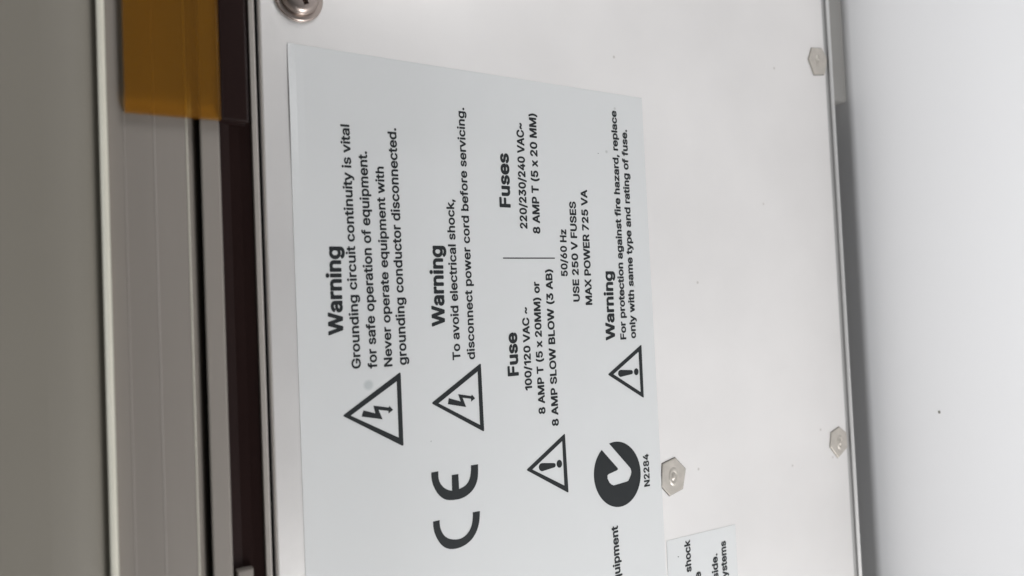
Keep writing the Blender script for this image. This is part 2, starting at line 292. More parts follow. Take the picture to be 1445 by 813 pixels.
# ------------------------------------------------------------------ print and labels
GLYPHS = {
'text': {
' ':(188,[]),
',':(188,[[38,-143,90,-142,98,-138,106,-128,160,65,161,73,159,81,154,88,146,93,138,95,66,95,54,90,46,81,14,-119,15,-127,20,-135,30,-142]]),
'.':(188,[[71,-24,86,-27,98,-28,114,-26,126,-21,138,-14,146,-7,155,4,161,16,164,28,165,44,163,60,158,72,151,84,142,93,130,102,118,107,106,110,90,111,78,109,66,104,54,97,42,86,35,76,30,65,27,52,26,36,28,24,32,12,39,0,50,-12,62,-20]]),
'G':(520,[[268,-31,296,-30,320,-26,344,-20,376,-8,400,5,418,17,436,33,452,50,466,69,477,89,488,113,495,137,499,161,502,185,502,257,500,265,495,273,488,278,480,280,284,280,272,277,263,269,259,257,259,197,263,185,272,178,280,175,384,175,388,174,387,165,382,149,369,125,352,105,340,96,328,89,304,81,272,77,244,79,216,87,192,100,169,121,160,133,148,153,135,189,128,229,128,277,135,321,148,356,157,373,168,387,180,400,192,409,216,422,237,429,264,432,292,429,312,424,324,419,340,409,349,401,360,389,371,373,388,336,392,331,400,326,408,325,480,326,492,333,498,345,497,357,491,381,483,401,474,421,452,454,424,483,392,506,372,517,353,525,332,532,308,537,264,540,236,538,208,534,184,527,160,517,137,505,124,496,104,480,84,459,68,439,54,417,41,389,32,365,21,317,17,285,16,253,17,221,21,193,32,145,42,117,54,93,69,69,84,49,104,29,124,13,144,0,164,-10,188,-19,212,-25,240,-30]]),
'N':(523,[[60,-24,128,-24,140,-19,146,-12,148,-7,148,320,149,324,152,326,182,276,369,-16,376,-21,388,-24,464,-24,472,-22,481,-16,486,-8,487,0,487,508,484,520,478,528,472,531,464,533,396,533,384,528,380,524,376,516,375,508,375,188,372,182,152,527,144,532,136,533,60,533,48,530,41,524,37,516,36,508,36,0,37,-8,42,-16,52,-23]]),
'T':(449,[[193,-24,264,-23,275,-16,281,-4,281,424,284,428,420,428,432,433,438,440,441,448,441,508,438,520,428,530,416,533,32,533,20,530,11,520,8,508,8,448,12,439,20,431,32,428,168,428,169,0,170,-8,176,-17,184,-22]]),
'a':(389,[[121,-29,154,-33,190,-31,222,-22,254,-7,257,-13,262,-19,274,-24,338,-24,350,-20,354,-17,359,-9,361,-1,361,251,360,275,357,295,352,311,345,327,337,343,324,359,302,378,282,390,266,397,226,406,186,408,146,403,110,392,82,378,53,355,34,331,18,299,17,291,18,283,22,276,28,271,37,267,98,250,106,251,115,255,119,259,134,283,146,293,162,301,174,305,198,307,222,303,238,295,245,287,249,279,252,263,250,254,238,252,162,242,130,237,102,229,74,218,54,206,38,193,23,175,15,159,8,131,6,99,11,67,23,39,41,15,63,-5,90,-19],[154,70,138,75,130,79,122,85,118,91,116,99,116,111,119,119,125,127,139,135,158,141,250,155,252,151,252,135,249,119,241,103,230,90,214,79,198,73,174,69]]),
'b':(424,[[228,-32,253,-31,277,-26,301,-18,320,-8,341,7,357,22,372,40,387,64,396,84,404,108,410,140,413,164,414,192,412,224,408,252,400,280,393,300,385,316,373,335,359,352,343,368,328,380,297,396,277,402,253,407,229,408,209,407,189,404,173,400,157,393,141,382,139,384,138,388,138,512,133,524,125,530,117,533,53,533,45,532,38,528,33,522,30,516,29,508,29,0,30,-8,37,-18,49,-24,113,-24,121,-22,129,-17,133,-12,137,-2,161,-17,177,-24,201,-30],[209,72,193,75,177,84,161,99,151,116,143,136,139,160,137,188,138,212,142,236,148,256,156,272,166,284,177,294,193,302,209,305,229,306,245,303,261,295,277,281,288,264,296,244,302,220,304,196,303,168,299,144,293,124,285,108,273,93,257,80,245,74,229,71]]),
'c':(396,[[206,-32,238,-30,268,-24,294,-14,322,3,346,24,365,48,378,72,387,100,385,112,379,120,374,123,310,140,302,141,294,139,285,132,273,104,264,92,255,84,242,77,230,73,218,71,202,70,182,73,166,80,150,94,137,112,128,132,122,160,120,188,123,220,128,244,137,264,150,282,166,295,182,303,202,306,222,305,242,300,255,292,266,281,275,268,281,252,286,245,294,240,302,238,370,254,379,260,385,272,386,280,382,292,368,324,346,352,326,371,302,386,270,399,242,405,210,408,186,407,166,404,130,393,114,386,98,376,82,364,66,348,45,320,34,300,25,280,19,260,14,236,10,188,14,140,19,116,25,96,42,61,66,28,94,3,106,-5,126,-16,162,-27,186,-31]]),
'd':(424,[[156,-28,194,-32,230,-29,258,-20,286,-3,289,-4,292,-12,298,-19,310,-24,378,-23,390,-16,395,-8,396,0,396,508,393,520,390,525,382,531,374,533,310,533,298,529,290,521,287,508,286,381,270,391,254,399,238,404,218,407,194,408,174,407,154,404,134,398,102,383,74,361,50,332,38,312,28,292,20,268,14,240,11,216,10,188,12,152,16,128,22,104,29,84,38,64,53,40,66,23,82,8,98,-4,118,-15,134,-22],[194,72,178,75,162,83,148,96,137,112,127,136,123,156,120,180,121,208,124,232,130,252,138,268,150,283,165,296,178,302,194,305,214,306,230,302,246,295,262,280,273,264,281,244,285,224,288,196,287,168,284,148,278,128,269,108,257,92,246,82,230,75,214,71]]),
'e':(404,[[167,-28,202,-32,242,-30,278,-23,306,-12,337,8,358,29,376,56,384,72,389,88,388,96,385,104,382,108,374,113,314,128,302,129,290,123,273,96,262,84,254,79,230,71,214,70,198,71,178,75,162,83,146,96,132,116,124,140,124,144,126,145,374,145,386,150,393,160,395,168,395,208,389,256,379,292,362,326,350,343,338,356,310,378,294,388,276,396,242,405,202,408,162,404,142,398,122,390,91,372,77,360,62,345,49,328,39,312,25,280,19,260,14,236,10,188,14,140,22,104,30,84,40,64,62,32,78,16,94,3,111,-8,126,-16,146,-23],[126,248,131,260,138,272,148,284,158,292,178,302,190,305,206,306,230,303,250,294,261,284,270,272,280,248,278,245,274,245,130,245]]),
'f':(254,[[82,-24,146,-24,158,-18,165,-8,166,0,166,300,170,303,234,304,242,308,247,312,251,320,252,328,252,380,250,388,246,395,238,401,230,403,166,404,166,428,170,441,178,447,198,450,212,448,222,445,230,444,240,448,248,456,265,512,267,524,264,532,258,540,238,548,206,553,170,553,138,546,126,541,110,532,94,520,83,508,74,496,66,480,58,452,56,404,6,403,-2,402,-11,396,-17,384,-18,324,-13,312,-6,306,2,303,54,303,57,300,57,0,58,-8,63,-16,70,-21]]),
'g':(425,[[206,-175,238,-173,274,-167,302,-157,326,-145,346,-130,366,-109,380,-87,389,-63,394,-39,396,-11,396,381,394,389,390,395,386,398,378,402,314,403,306,402,298,398,294,394,286,381,270,391,254,399,238,404,222,407,198,408,174,407,154,403,134,398,118,391,98,380,82,368,66,353,51,333,38,313,29,293,21,273,14,241,10,205,11,165,15,133,24,101,34,78,49,53,66,33,90,13,118,-3,146,-13,174,-18,210,-19,238,-15,258,-8,286,8,286,-19,284,-31,279,-43,273,-51,263,-59,242,-69,222,-72,202,-73,182,-71,166,-67,154,-61,142,-52,117,-23,110,-19,102,-17,90,-20,41,-47,34,-52,29,-59,27,-67,28,-75,41,-99,62,-124,86,-143,114,-158,141,-167,174,-173],[186,85,170,90,154,99,144,109,134,125,126,145,122,165,120,193,122,221,127,241,137,265,146,279,158,292,170,299,182,303,198,306,218,305,238,300,254,289,266,277,275,261,282,241,287,217,288,189,286,161,281,141,274,122,266,109,254,97,242,90,226,85,206,83]]),
'h':(410,[[53,-24,117,-24,129,-19,137,-8,138,0,138,228,140,252,147,272,161,288,181,300,205,305,229,303,246,296,253,290,261,280,269,260,272,236,272,0,275,-12,283,-20,293,-24,357,-24,365,-23,373,-18,378,-12,381,-4,380,260,374,300,362,332,343,360,322,380,297,395,269,404,237,408,201,406,173,399,156,392,141,383,140,384,138,388,138,512,133,524,125,530,117,533,49,533,37,527,32,520,29,512,29,0,30,-8,35,-16,45,-23]]),
'i':(167,[[53,-24,121,-23,132,-16,138,-4,138,380,136,388,131,396,125,400,117,403,49,403,41,400,36,396,30,384,29,0,30,-8,35,-16,45,-23],[72,440,85,439,97,440,109,444,121,450,133,460,140,468,148,488,150,504,149,516,145,528,138,540,129,551,121,557,109,563,97,567,85,568,73,567,61,564,49,558,40,552,29,540,22,528,18,516,17,504,18,492,21,480,28,468,35,460,49,449,61,443]]),
'k':(381,[[53,-24,117,-24,127,-20,135,-12,138,0,138,128,140,132,149,141,153,141,273,-12,281,-20,293,-24,377,-23,389,-17,393,-12,396,-4,395,8,390,16,235,212,234,216,379,364,384,376,383,384,381,390,373,399,361,403,285,403,273,400,265,394,141,267,138,272,138,512,133,524,125,530,117,533,49,533,37,527,32,520,29,512,29,0,30,-8,35,-16,45,-23]]),
'l':(167,[[53,-24,121,-23,132,-16,138,-4,138,508,137,516,133,524,125,530,117,533,49,533,37,527,32,520,29,512,29,0,30,-8,35,-16,45,-23]]),
'm':(610,[[53,-24,117,-24,129,-19,137,-8,138,0,138,236,139,256,146,276,159,292,177,302,197,306,213,305,229,299,242,288,249,272,250,260,250,0,251,-8,257,-17,265,-22,273,-24,337,-24,348,-20,356,-12,359,0,359,244,360,260,367,280,373,289,381,296,397,303,417,306,437,304,455,296,465,286,470,272,472,252,472,0,475,-12,483,-20,493,-24,557,-24,565,-23,573,-18,580,-8,581,0,580,272,576,300,571,320,562,340,549,359,533,376,509,393,481,404,449,410,429,410,411,408,377,399,361,392,345,382,321,361,317,363,297,384,281,395,257,405,237,409,209,410,185,406,161,397,137,383,129,396,117,402,53,403,45,402,37,397,31,388,29,380,29,0,30,-8,35,-16,45,-23]]),
'n':(410,[[53,-24,117,-24,129,-19,137,-8,138,0,138,228,140,252,147,272,161,288,181,300,205,305,229,303,246,296,253,290,261,280,269,260,272,236,272,0,275,-12,285,-21,297,-24,361,-24,370,-20,378,-12,381,0,381,240,378,280,371,312,358,340,337,367,313,386,297,395,277,402,253,406,233,408,209,407,181,402,161,394,137,381,129,396,121,401,113,403,49,403,41,400,33,392,29,380,29,0,30,-8,35,-16,45,-23]]),
'o':(415,[[206,-32,230,-31,250,-28,286,-17,302,-10,318,0,334,13,350,28,365,48,375,64,385,84,393,104,401,140,405,188,401,236,393,272,385,292,375,312,363,332,350,348,334,364,318,376,302,386,286,393,250,404,230,407,206,408,166,404,130,393,114,386,98,376,82,364,66,348,45,320,34,300,25,280,19,260,14,236,10,188,14,140,19,116,25,96,42,61,66,28,94,3,106,-5,126,-16,162,-27,186,-31],[190,71,174,76,158,86,145,100,133,120,125,144,121,168,120,192,122,216,127,240,135,260,145,276,156,288,170,298,186,304,202,306,222,305,238,301,254,292,270,276,280,260,289,236,293,212,295,188,293,160,288,136,280,116,270,100,259,88,246,79,230,73,210,70]]),
'p':(424,[[53,-167,117,-167,127,-163,135,-155,138,-143,138,-11,138,-7,141,-4,173,-23,201,-30,221,-32,241,-32,261,-29,281,-25,301,-18,317,-10,343,9,357,22,369,37,381,54,391,73,399,93,406,117,413,165,413,213,411,237,406,261,400,281,391,305,381,323,369,340,357,355,341,370,325,382,309,391,289,399,269,404,249,407,229,408,201,406,177,401,161,395,137,379,134,389,129,396,121,401,113,403,49,403,37,397,31,389,29,377,29,-143,30,-151,35,-159,45,-166],[201,73,185,79,171,89,157,105,148,121,142,141,138,165,137,193,139,221,143,241,150,261,160,277,171,289,182,297,197,303,213,306,233,305,249,301,265,292,280,277,290,261,297,241,302,217,304,189,302,161,297,137,290,117,280,101,269,89,257,80,241,73,221,71]]),
'q':(424,[[311,-167,378,-166,390,-159,396,-147,395,385,391,393,388,397,382,401,374,403,306,402,298,398,294,394,286,380,258,397,242,403,226,406,186,408,166,406,142,400,126,395,106,385,90,375,74,361,60,345,48,329,29,293,22,273,16,249,10,201,12,153,16,129,21,105,37,65,49,45,61,29,74,15,90,1,106,-9,126,-19,152,-27,174,-31,194,-32,218,-31,238,-27,254,-22,270,-13,286,-3,287,-147,290,-155,294,-160,302,-165],[186,73,170,78,155,89,144,101,135,117,127,137,122,161,120,189,122,217,126,237,132,257,141,273,154,287,167,297,182,303,198,306,218,305,234,301,250,292,265,277,275,261,282,241,286,217,288,189,286,161,282,139,274,117,265,101,254,89,242,80,226,74,206,71]]),
'r':(259,[[53,-24,117,-24,127,-20,135,-12,138,0,138,236,140,256,145,269,153,280,162,288,173,295,185,299,201,302,213,302,245,298,253,300,262,308,267,320,267,388,261,400,253,406,245,408,217,409,189,407,161,399,137,386,129,396,117,402,53,403,41,400,36,396,31,388,29,376,29,0,30,-8,35,-16,45,-23]]),
's':(365,[[137,-28,172,-32,208,-31,244,-24,276,-13,304,5,324,24,341,48,352,76,355,108,354,124,350,144,343,160,336,172,316,195,296,209,274,220,244,230,160,251,141,260,135,268,133,276,134,284,143,296,160,305,184,309,208,307,224,300,238,284,251,260,256,256,264,253,272,253,332,267,340,272,343,276,348,288,347,296,344,308,333,332,316,356,300,372,280,386,256,397,236,403,200,408,160,407,128,400,100,390,72,373,50,352,35,328,26,304,23,272,24,256,28,236,40,210,48,199,60,186,84,169,112,156,132,150,224,126,236,120,240,115,243,108,244,100,240,92,228,80,208,72,180,69,156,72,144,76,136,81,124,95,114,120,108,126,100,130,88,130,28,117,20,112,17,108,13,100,12,92,18,68,29,44,44,22,63,4,84,-10,104,-20]]),
't':(227,[[168,-28,198,-26,222,-20,229,-16,234,-9,236,-4,237,4,225,60,218,72,206,78,166,74,157,76,152,80,150,96,150,300,154,303,206,303,214,305,222,311,225,316,228,324,227,384,221,396,210,402,150,404,149,476,146,484,138,492,126,495,62,495,54,492,48,488,42,476,40,404,-2,402,-11,396,-16,388,-18,380,-18,324,-13,312,-2,304,6,303,38,303,41,300,41,84,45,56,54,32,62,19,74,5,85,-4,98,-13,114,-20,130,-24,146,-27]]),
'u':(410,[[181,-29,205,-28,229,-23,253,-13,273,-1,277,-12,281,-17,289,-22,297,-24,361,-24,373,-18,379,-9,381,3,381,379,377,392,373,397,365,402,357,403,293,403,283,399,275,391,272,379,272,151,269,127,265,115,259,103,249,91,229,79,205,74,181,76,164,83,148,99,140,119,138,143,138,379,135,391,127,399,117,403,53,403,40,399,35,395,30,387,29,379,29,127,33,91,41,63,50,43,61,26,77,8,93,-4,113,-15,133,-22,157,-27]]),
'v':(389,[[164,-24,229,-24,239,-20,247,-12,394,372,395,380,393,388,388,396,381,401,373,403,301,403,293,400,285,392,197,150,193,149,106,388,101,396,93,401,85,403,17,403,5,400,0,396,-5,388,-7,380,-6,372,140,-8,145,-16,149,-20,157,-23]]),
'w':(567,[[139,-24,203,-24,212,-20,220,-12,283,207,287,197,345,-8,350,-16,359,-22,371,-24,431,-24,439,-22,447,-16,453,-4,568,372,568,384,562,396,555,401,547,403,479,403,467,399,460,392,456,384,399,178,395,182,358,320,336,392,328,400,319,403,251,403,239,399,232,392,228,384,171,175,167,182,116,364,107,392,99,400,87,403,19,403,11,400,6,396,0,384,0,372,115,-7,117,-12,123,-19,131,-23]]),
'y':(389,[[52,-165,77,-168,101,-169,125,-166,145,-159,165,-149,185,-133,196,-121,210,-101,227,-65,394,371,395,379,394,387,389,395,384,399,373,403,305,403,293,400,285,392,197,150,193,149,107,387,102,395,93,401,85,403,17,403,5,400,-4,391,-7,383,-6,371,137,-1,123,-41,116,-53,109,-61,101,-65,93,-66,57,-62,49,-65,41,-73,38,-81,24,-133,23,-141,25,-149,31,-157,37,-161]]),
},
'bold': {
' ':(188,[]),
'(':(273,[[178,-127,238,-127,246,-125,254,-121,260,-115,265,-107,267,-99,266,-87,224,9,202,73,189,129,185,157,182,189,182,225,186,265,192,309,200,349,214,397,228,441,266,533,266,545,261,557,250,567,238,570,170,569,162,566,155,561,145,545,130,517,115,485,99,441,88,405,73,341,64,293,60,257,58,205,62,145,70,93,85,33,98,-3,111,-35,126,-67,150,-111,156,-119,162,-123,170,-126]]),
')':(273,[[38,-127,102,-127,114,-122,124,-111,157,-47,170,-16,185,25,203,93,213,157,215,217,211,277,203,329,186,405,175,441,163,473,133,537,122,557,118,562,110,567,98,570,38,570,26,568,18,563,12,557,8,549,6,541,8,529,28,485,44,445,69,365,82,305,87,265,91,225,91,189,88,157,82,121,74,85,52,17,6,-91,7,-103,14,-117,26,-125]]),
',':(188,[[39,-150,91,-149,105,-142,113,-130,168,66,167,78,164,86,159,93,151,99,139,102,63,102,55,99,47,94,39,82,7,-118,9,-130,15,-140,27,-148]]),
'.':(188,[[94,-35,111,-34,127,-29,139,-22,151,-12,161,1,167,13,170,25,172,41,170,57,167,69,161,81,152,93,139,104,127,111,111,116,95,118,83,117,67,112,53,105,39,93,30,81,24,69,20,57,19,41,21,25,24,13,30,1,39,-11,51,-21,63,-28,79,-33]]),
'/':(249,[[15,-107,79,-106,92,-99,100,-87,265,525,266,537,263,546,255,557,247,562,235,564,171,563,158,557,149,545,-17,-71,-16,-83,-9,-97,3,-105]]),
'0':(453,[[185,-34,205,-37,229,-38,253,-37,277,-32,301,-24,321,-15,335,-6,353,9,369,25,382,42,397,66,405,82,413,102,422,130,428,158,433,190,436,234,436,270,431,334,425,366,417,394,408,418,397,442,385,462,369,483,353,499,333,515,313,527,297,534,277,541,253,545,229,547,209,546,189,544,165,537,145,529,129,521,113,510,94,494,80,478,68,462,56,442,45,418,36,394,28,366,20,318,17,254,18,218,21,186,25,158,31,130,40,102,50,78,63,54,77,34,93,15,108,2,121,-8,141,-19,165,-29],[217,82,201,86,185,96,170,114,159,134,150,162,145,190,141,230,140,266,142,302,148,338,155,362,165,386,178,406,193,419,209,426,229,429,249,425,265,416,281,398,292,378,302,350,308,318,312,278,313,242,311,206,305,170,295,138,286,118,273,101,257,88,237,82]]),
'1':(330,[[211,-31,283,-30,291,-27,299,-21,305,-11,307,-3,307,509,305,521,299,530,291,536,279,540,195,540,183,536,67,451,58,441,55,429,55,353,58,345,63,337,75,329,87,327,99,330,179,386,180,385,181,-3,185,-15,191,-23,199,-28]]),
'2':(453,[[65,-31,389,-31,397,-30,405,-27,413,-20,418,-11,420,1,420,61,418,69,413,77,402,85,389,88,225,88,223,89,317,189,367,249,383,273,394,293,402,313,409,337,412,365,410,397,404,425,393,451,377,477,358,497,337,514,311,529,273,542,237,547,213,547,193,545,157,536,125,521,96,501,83,489,70,473,59,457,51,441,43,421,38,401,35,361,36,353,41,344,49,336,57,332,65,331,129,331,137,333,145,337,153,345,157,353,161,385,170,405,178,413,189,421,209,428,225,429,241,427,257,422,269,416,282,401,287,389,289,373,288,357,283,341,272,321,257,300,233,273,42,69,36,61,33,49,33,1,35,-11,40,-19,45,-24,53,-29]]),
'3':(453,[[217,-38,249,-36,282,-30,313,-20,341,-5,366,14,389,39,406,66,417,94,423,126,424,146,423,166,415,202,402,230,383,258,357,282,329,300,313,307,293,314,288,318,393,438,401,450,403,462,403,514,400,522,395,530,389,535,381,539,373,540,69,540,61,539,52,534,44,526,40,518,39,510,40,446,45,434,53,426,61,422,69,421,213,421,217,421,220,418,130,314,127,306,126,298,126,246,128,238,135,226,141,221,149,218,225,216,245,212,261,206,278,194,291,178,296,162,298,142,296,126,291,114,285,105,273,95,257,87,245,84,229,81,209,81,193,83,177,88,165,93,157,99,151,106,145,116,137,146,131,154,121,161,109,163,37,162,29,159,22,154,16,146,14,138,13,130,15,110,22,82,33,58,45,38,65,17,93,-4,121,-19,149,-29,185,-36]]),
'4':(453,[[281,-31,349,-30,358,-27,367,-19,372,-11,374,-3,375,73,421,75,429,78,437,85,442,93,444,101,444,165,442,173,438,181,433,187,425,192,413,194,377,194,374,197,373,325,370,333,364,341,357,346,345,349,277,349,265,344,255,333,251,321,251,197,249,194,169,194,165,195,163,197,338,493,341,501,342,513,338,525,331,533,321,538,313,540,245,540,233,537,225,531,220,525,13,173,9,161,9,105,11,93,17,84,25,78,37,74,249,74,251,69,251,1,253,-11,257,-19,265,-26,273,-30]]),
'5':(453,[[220,-38,245,-37,265,-34,285,-29,305,-21,325,-12,341,-1,357,12,371,26,384,42,397,62,405,78,413,98,418,118,421,142,421,186,414,222,401,258,381,290,357,317,337,333,317,344,293,354,269,361,245,364,221,365,197,362,173,356,171,358,178,418,181,421,369,421,383,426,391,434,396,446,397,510,394,522,389,530,381,536,373,539,93,540,85,538,77,533,70,526,66,518,36,258,37,246,41,236,49,228,61,223,129,215,141,218,157,229,169,236,193,243,221,246,245,242,257,237,269,228,278,218,287,206,295,182,297,154,294,138,289,124,281,110,273,101,261,91,249,86,233,82,217,81,201,83,189,87,177,94,169,101,161,110,157,118,149,146,142,154,135,158,121,161,53,160,45,157,37,151,30,138,30,118,35,90,45,64,61,37,81,15,101,-2,125,-16,153,-28,185,-35]]),
'6':(453,[[225,-38,257,-36,289,-29,317,-17,349,3,373,26,390,50,407,82,416,114,419,134,420,158,416,198,412,218,405,238,398,254,385,274,372,290,357,304,341,316,325,325,293,338,273,342,249,345,247,346,351,498,353,510,349,524,341,533,329,539,249,540,237,536,229,530,112,358,81,310,64,278,51,250,41,222,36,198,34,178,33,154,35,130,39,110,44,90,53,67,62,50,74,34,88,18,105,3,125,-11,145,-21,165,-29,185,-34],[209,81,197,85,184,94,173,105,165,118,160,130,157,146,156,166,159,182,163,194,170,206,180,218,191,226,205,232,217,234,233,234,245,232,257,228,273,217,281,208,289,194,293,182,296,166,296,150,294,134,289,121,281,106,273,97,261,88,249,83,237,80,221,79]]),
'7':(453,[[98,-31,171,-30,183,-25,192,-15,420,437,422,449,422,513,418,525,407,536,399,539,391,540,63,540,55,539,47,536,39,530,35,524,32,517,31,509,31,449,33,441,38,433,43,428,51,423,63,421,271,421,273,417,69,13,66,5,66,-3,71,-17,76,-23,83,-28]]),
'8':(453,[[225,-38,269,-35,309,-25,341,-11,373,10,386,22,397,35,417,67,428,98,431,114,432,134,431,154,427,174,416,206,397,238,383,254,369,266,367,270,381,286,394,306,405,330,411,354,413,378,411,406,406,426,397,450,382,474,368,490,349,507,327,522,301,534,277,541,253,545,225,547,197,545,169,540,149,533,125,522,101,506,83,490,65,468,55,450,45,426,40,398,39,370,42,350,49,326,58,306,69,288,85,270,83,266,69,254,55,238,36,206,25,174,22,158,21,134,25,98,36,66,53,38,67,22,80,10,97,-3,113,-12,145,-26,181,-35],[205,82,185,86,173,92,160,102,152,114,147,130,146,146,150,162,157,174,169,186,181,194,193,199,209,203,225,204,245,202,262,198,277,191,293,176,300,166,304,154,306,142,305,130,302,118,297,108,289,99,281,93,261,84,233,80],[213,322,197,325,185,332,177,339,169,350,165,362,164,378,166,390,170,402,177,412,184,418,197,424,209,427,221,429,237,428,249,426,265,419,273,414,280,406,286,390,288,370,283,350,273,337,257,326,237,322]]),
'A':(480,[[17,-31,89,-31,97,-29,106,-23,114,-11,156,109,161,111,321,111,323,109,366,-11,371,-19,377,-25,385,-29,393,-31,465,-31,473,-29,481,-25,490,-15,494,-3,494,5,491,13,305,521,297,532,289,537,277,540,197,540,189,538,181,533,172,521,-14,9,-15,1,-14,-7,-8,-19,1,-27,9,-30],[201,230,199,233,221,293,237,345,241,342,279,233,277,230,273,230]]),
'B':(456,[[61,-31,261,-31,293,-28,317,-24,337,-18,357,-10,389,9,413,32,423,45,432,61,443,89,448,117,448,153,444,181,436,205,422,229,407,249,385,269,397,281,409,297,416,309,422,325,427,345,429,365,429,385,426,409,416,441,408,457,397,473,373,499,359,509,341,520,317,529,297,535,273,538,241,540,57,540,45,536,37,530,33,524,30,517,29,509,29,-3,33,-15,39,-23,49,-29],[157,88,156,89,157,199,249,200,273,198,289,192,301,184,312,173,319,161,324,141,322,121,313,107,299,97,281,91,257,88],[157,316,156,317,157,421,241,421,261,419,273,417,285,411,293,405,299,397,302,389,305,377,303,357,296,341,289,333,281,327,265,320,245,316]]),
'C':(510,[[220,-34,241,-37,269,-38,293,-37,317,-33,341,-28,365,-19,385,-10,405,2,440,30,455,46,466,62,479,82,490,106,498,130,503,154,503,166,501,174,495,182,485,189,473,191,400,190,391,186,383,178,379,170,373,150,365,134,357,122,344,110,329,99,309,91,289,86,265,84,249,85,233,88,217,94,201,102,185,114,174,126,162,142,153,158,142,190,135,230,135,274,141,314,153,350,169,377,189,398,213,413,237,422,269,425,297,422,325,412,345,398,357,386,370,366,379,338,383,330,391,322,401,318,481,318,489,321,495,326,502,338,504,350,502,362,495,386,487,410,467,446,445,474,413,502,385,519,345,535,309,544,285,546,253,547,209,541,185,534,161,525,137,512,121,502,101,485,82,466,65,445,50,422,36,394,25,366,14,318,10,286,9,254,10,222,14,190,25,142,36,114,50,86,65,63,82,42,101,23,121,7,145,-8,169,-19,197,-29]]),
'E':(419,[[61,-31,377,-31,385,-29,393,-25,402,-15,406,-3,406,61,401,74,395,81,388,85,377,88,157,88,156,89,157,198,361,199,369,201,379,209,384,217,386,229,385,293,382,301,377,308,365,315,353,317,157,317,156,417,157,421,373,421,385,424,397,434,401,441,403,449,403,513,399,525,389,535,381,539,373,540,61,540,53,539,45,536,33,525,30,517,29,509,29,-3,33,-15,39,-23,49,-29]]),
'F':(410,[[61,-31,133,-30,146,-23,154,-11,156,1,157,190,349,190,361,194,373,205,376,213,377,221,377,281,373,293,367,301,361,305,353,308,345,309,157,309,156,417,157,421,369,421,377,422,384,425,390,429,396,437,399,445,400,453,400,513,396,525,385,536,377,539,369,540,61,540,53,539,45,536,33,525,30,517,29,509,29,-3,33,-15,39,-23,49,-29]]),
'H':(517,[[61,-31,133,-30,146,-23,154,-11,156,1,157,201,357,201,361,197,361,1,362,-7,365,-15,371,-23,377,-27,385,-30,393,-31,461,-31,473,-27,481,-19,486,-11,488,1,488,509,486,521,477,533,469,538,461,540,389,540,377,536,365,525,362,517,361,509,361,321,357,320,157,320,156,321,156,509,155,517,152,525,141,536,133,539,125,540,57,540,45,536,36,529,31,521,29,509,29,-3,33,-15,39,-23,49,-29]]),
'L':(393,[[61,-31,365,-31,373,-29,382,-23,388,-15,392,-3,391,65,385,77,373,86,361,88,157,88,156,89,156,509,154,521,149,529,141,536,129,540,53,539,45,536,37,530,31,521,29,513,29,-3,33,-15,39,-23,49,-29]]),
'M':(628,[[61,-31,129,-30,143,-23,151,-11,153,1,153,249,153,241,157,240,257,-11,261,-19,269,-26,277,-30,285,-31,345,-31,357,-27,366,-19,371,-11,469,239,473,237,473,1,475,-11,480,-19,485,-24,493,-29,501,-31,569,-31,581,-28,589,-23,597,-11,599,1,599,509,597,521,589,532,581,537,569,540,477,540,465,538,452,529,446,517,317,181,313,180,181,520,176,529,165,537,153,540,57,540,45,536,37,530,31,521,29,509,29,-3,33,-15,39,-23,49,-29]]),
'N':(523,[[61,-31,133,-30,146,-23,152,-15,155,-7,156,301,157,304,365,-22,373,-28,385,-31,465,-31,477,-28,487,-19,492,-11,494,1,494,509,493,517,490,525,481,534,473,538,465,540,397,540,389,538,381,534,375,529,370,521,368,509,368,213,367,209,365,206,163,525,157,532,149,537,137,540,61,540,49,538,36,529,31,521,29,509,29,-3,33,-15,39,-23,49,-29]]),
'O':(533,[[220,-34,241,-37,269,-38,297,-36,325,-32,349,-25,377,-14,401,-1,421,13,453,43,471,66,486,90,498,114,508,142,519,190,523,222,524,254,523,286,519,318,513,350,504,378,492,406,483,422,469,444,452,466,433,485,409,504,389,517,365,528,337,538,309,544,281,547,253,547,209,541,185,534,161,525,137,512,121,502,101,485,82,466,65,444,51,422,30,378,21,350,14,318,10,286,9,254,10,222,14,190,21,158,30,130,37,112,51,86,65,64,82,42,101,23,121,7,145,-8,169,-19,197,-29],[245,86,217,94,195,106,173,126,157,150,146,174,137,210,134,246,136,286,142,318,153,350,167,374,184,394,201,407,229,419,253,424,281,424,309,418,333,406,357,386,373,365,387,334,395,302,399,266,397,222,392,190,384,166,369,138,349,114,325,98,301,88,273,84]]),
'P':(445,[[61,-31,129,-31,141,-27,152,-15,155,-7,156,1,156,153,157,154,261,156,297,161,325,170,355,185,381,204,401,226,419,253,432,289,439,329,439,369,431,409,417,445,397,474,373,497,357,508,337,519,317,528,293,534,269,538,237,540,57,540,45,536,37,530,33,524,30,517,29,509,29,-3,33,-15,39,-23,49,-29],[157,273,156,277,157,421,237,421,257,419,281,412,297,400,305,389,309,377,312,361,313,341,311,325,307,313,301,301,293,291,277,281,253,274,233,273]]),
'R':(449,[[61,-31,129,-31,141,-27,152,-15,155,-7,156,1,156,165,161,167,225,167,229,165,326,-15,337,-27,345,-30,353,-31,429,-31,437,-30,445,-26,455,-15,459,-3,459,5,456,13,358,193,361,197,385,215,401,232,413,249,427,277,434,301,439,333,440,361,436,393,426,429,407,465,394,481,381,494,365,506,349,516,329,525,305,532,273,538,249,540,57,540,45,536,37,530,33,524,30,517,29,509,29,-3,33,-15,39,-23,49,-29],[157,287,156,289,157,421,237,421,261,419,285,412,294,405,302,397,307,389,312,373,314,357,313,341,308,317,303,309,294,301,277,292,253,287]]),
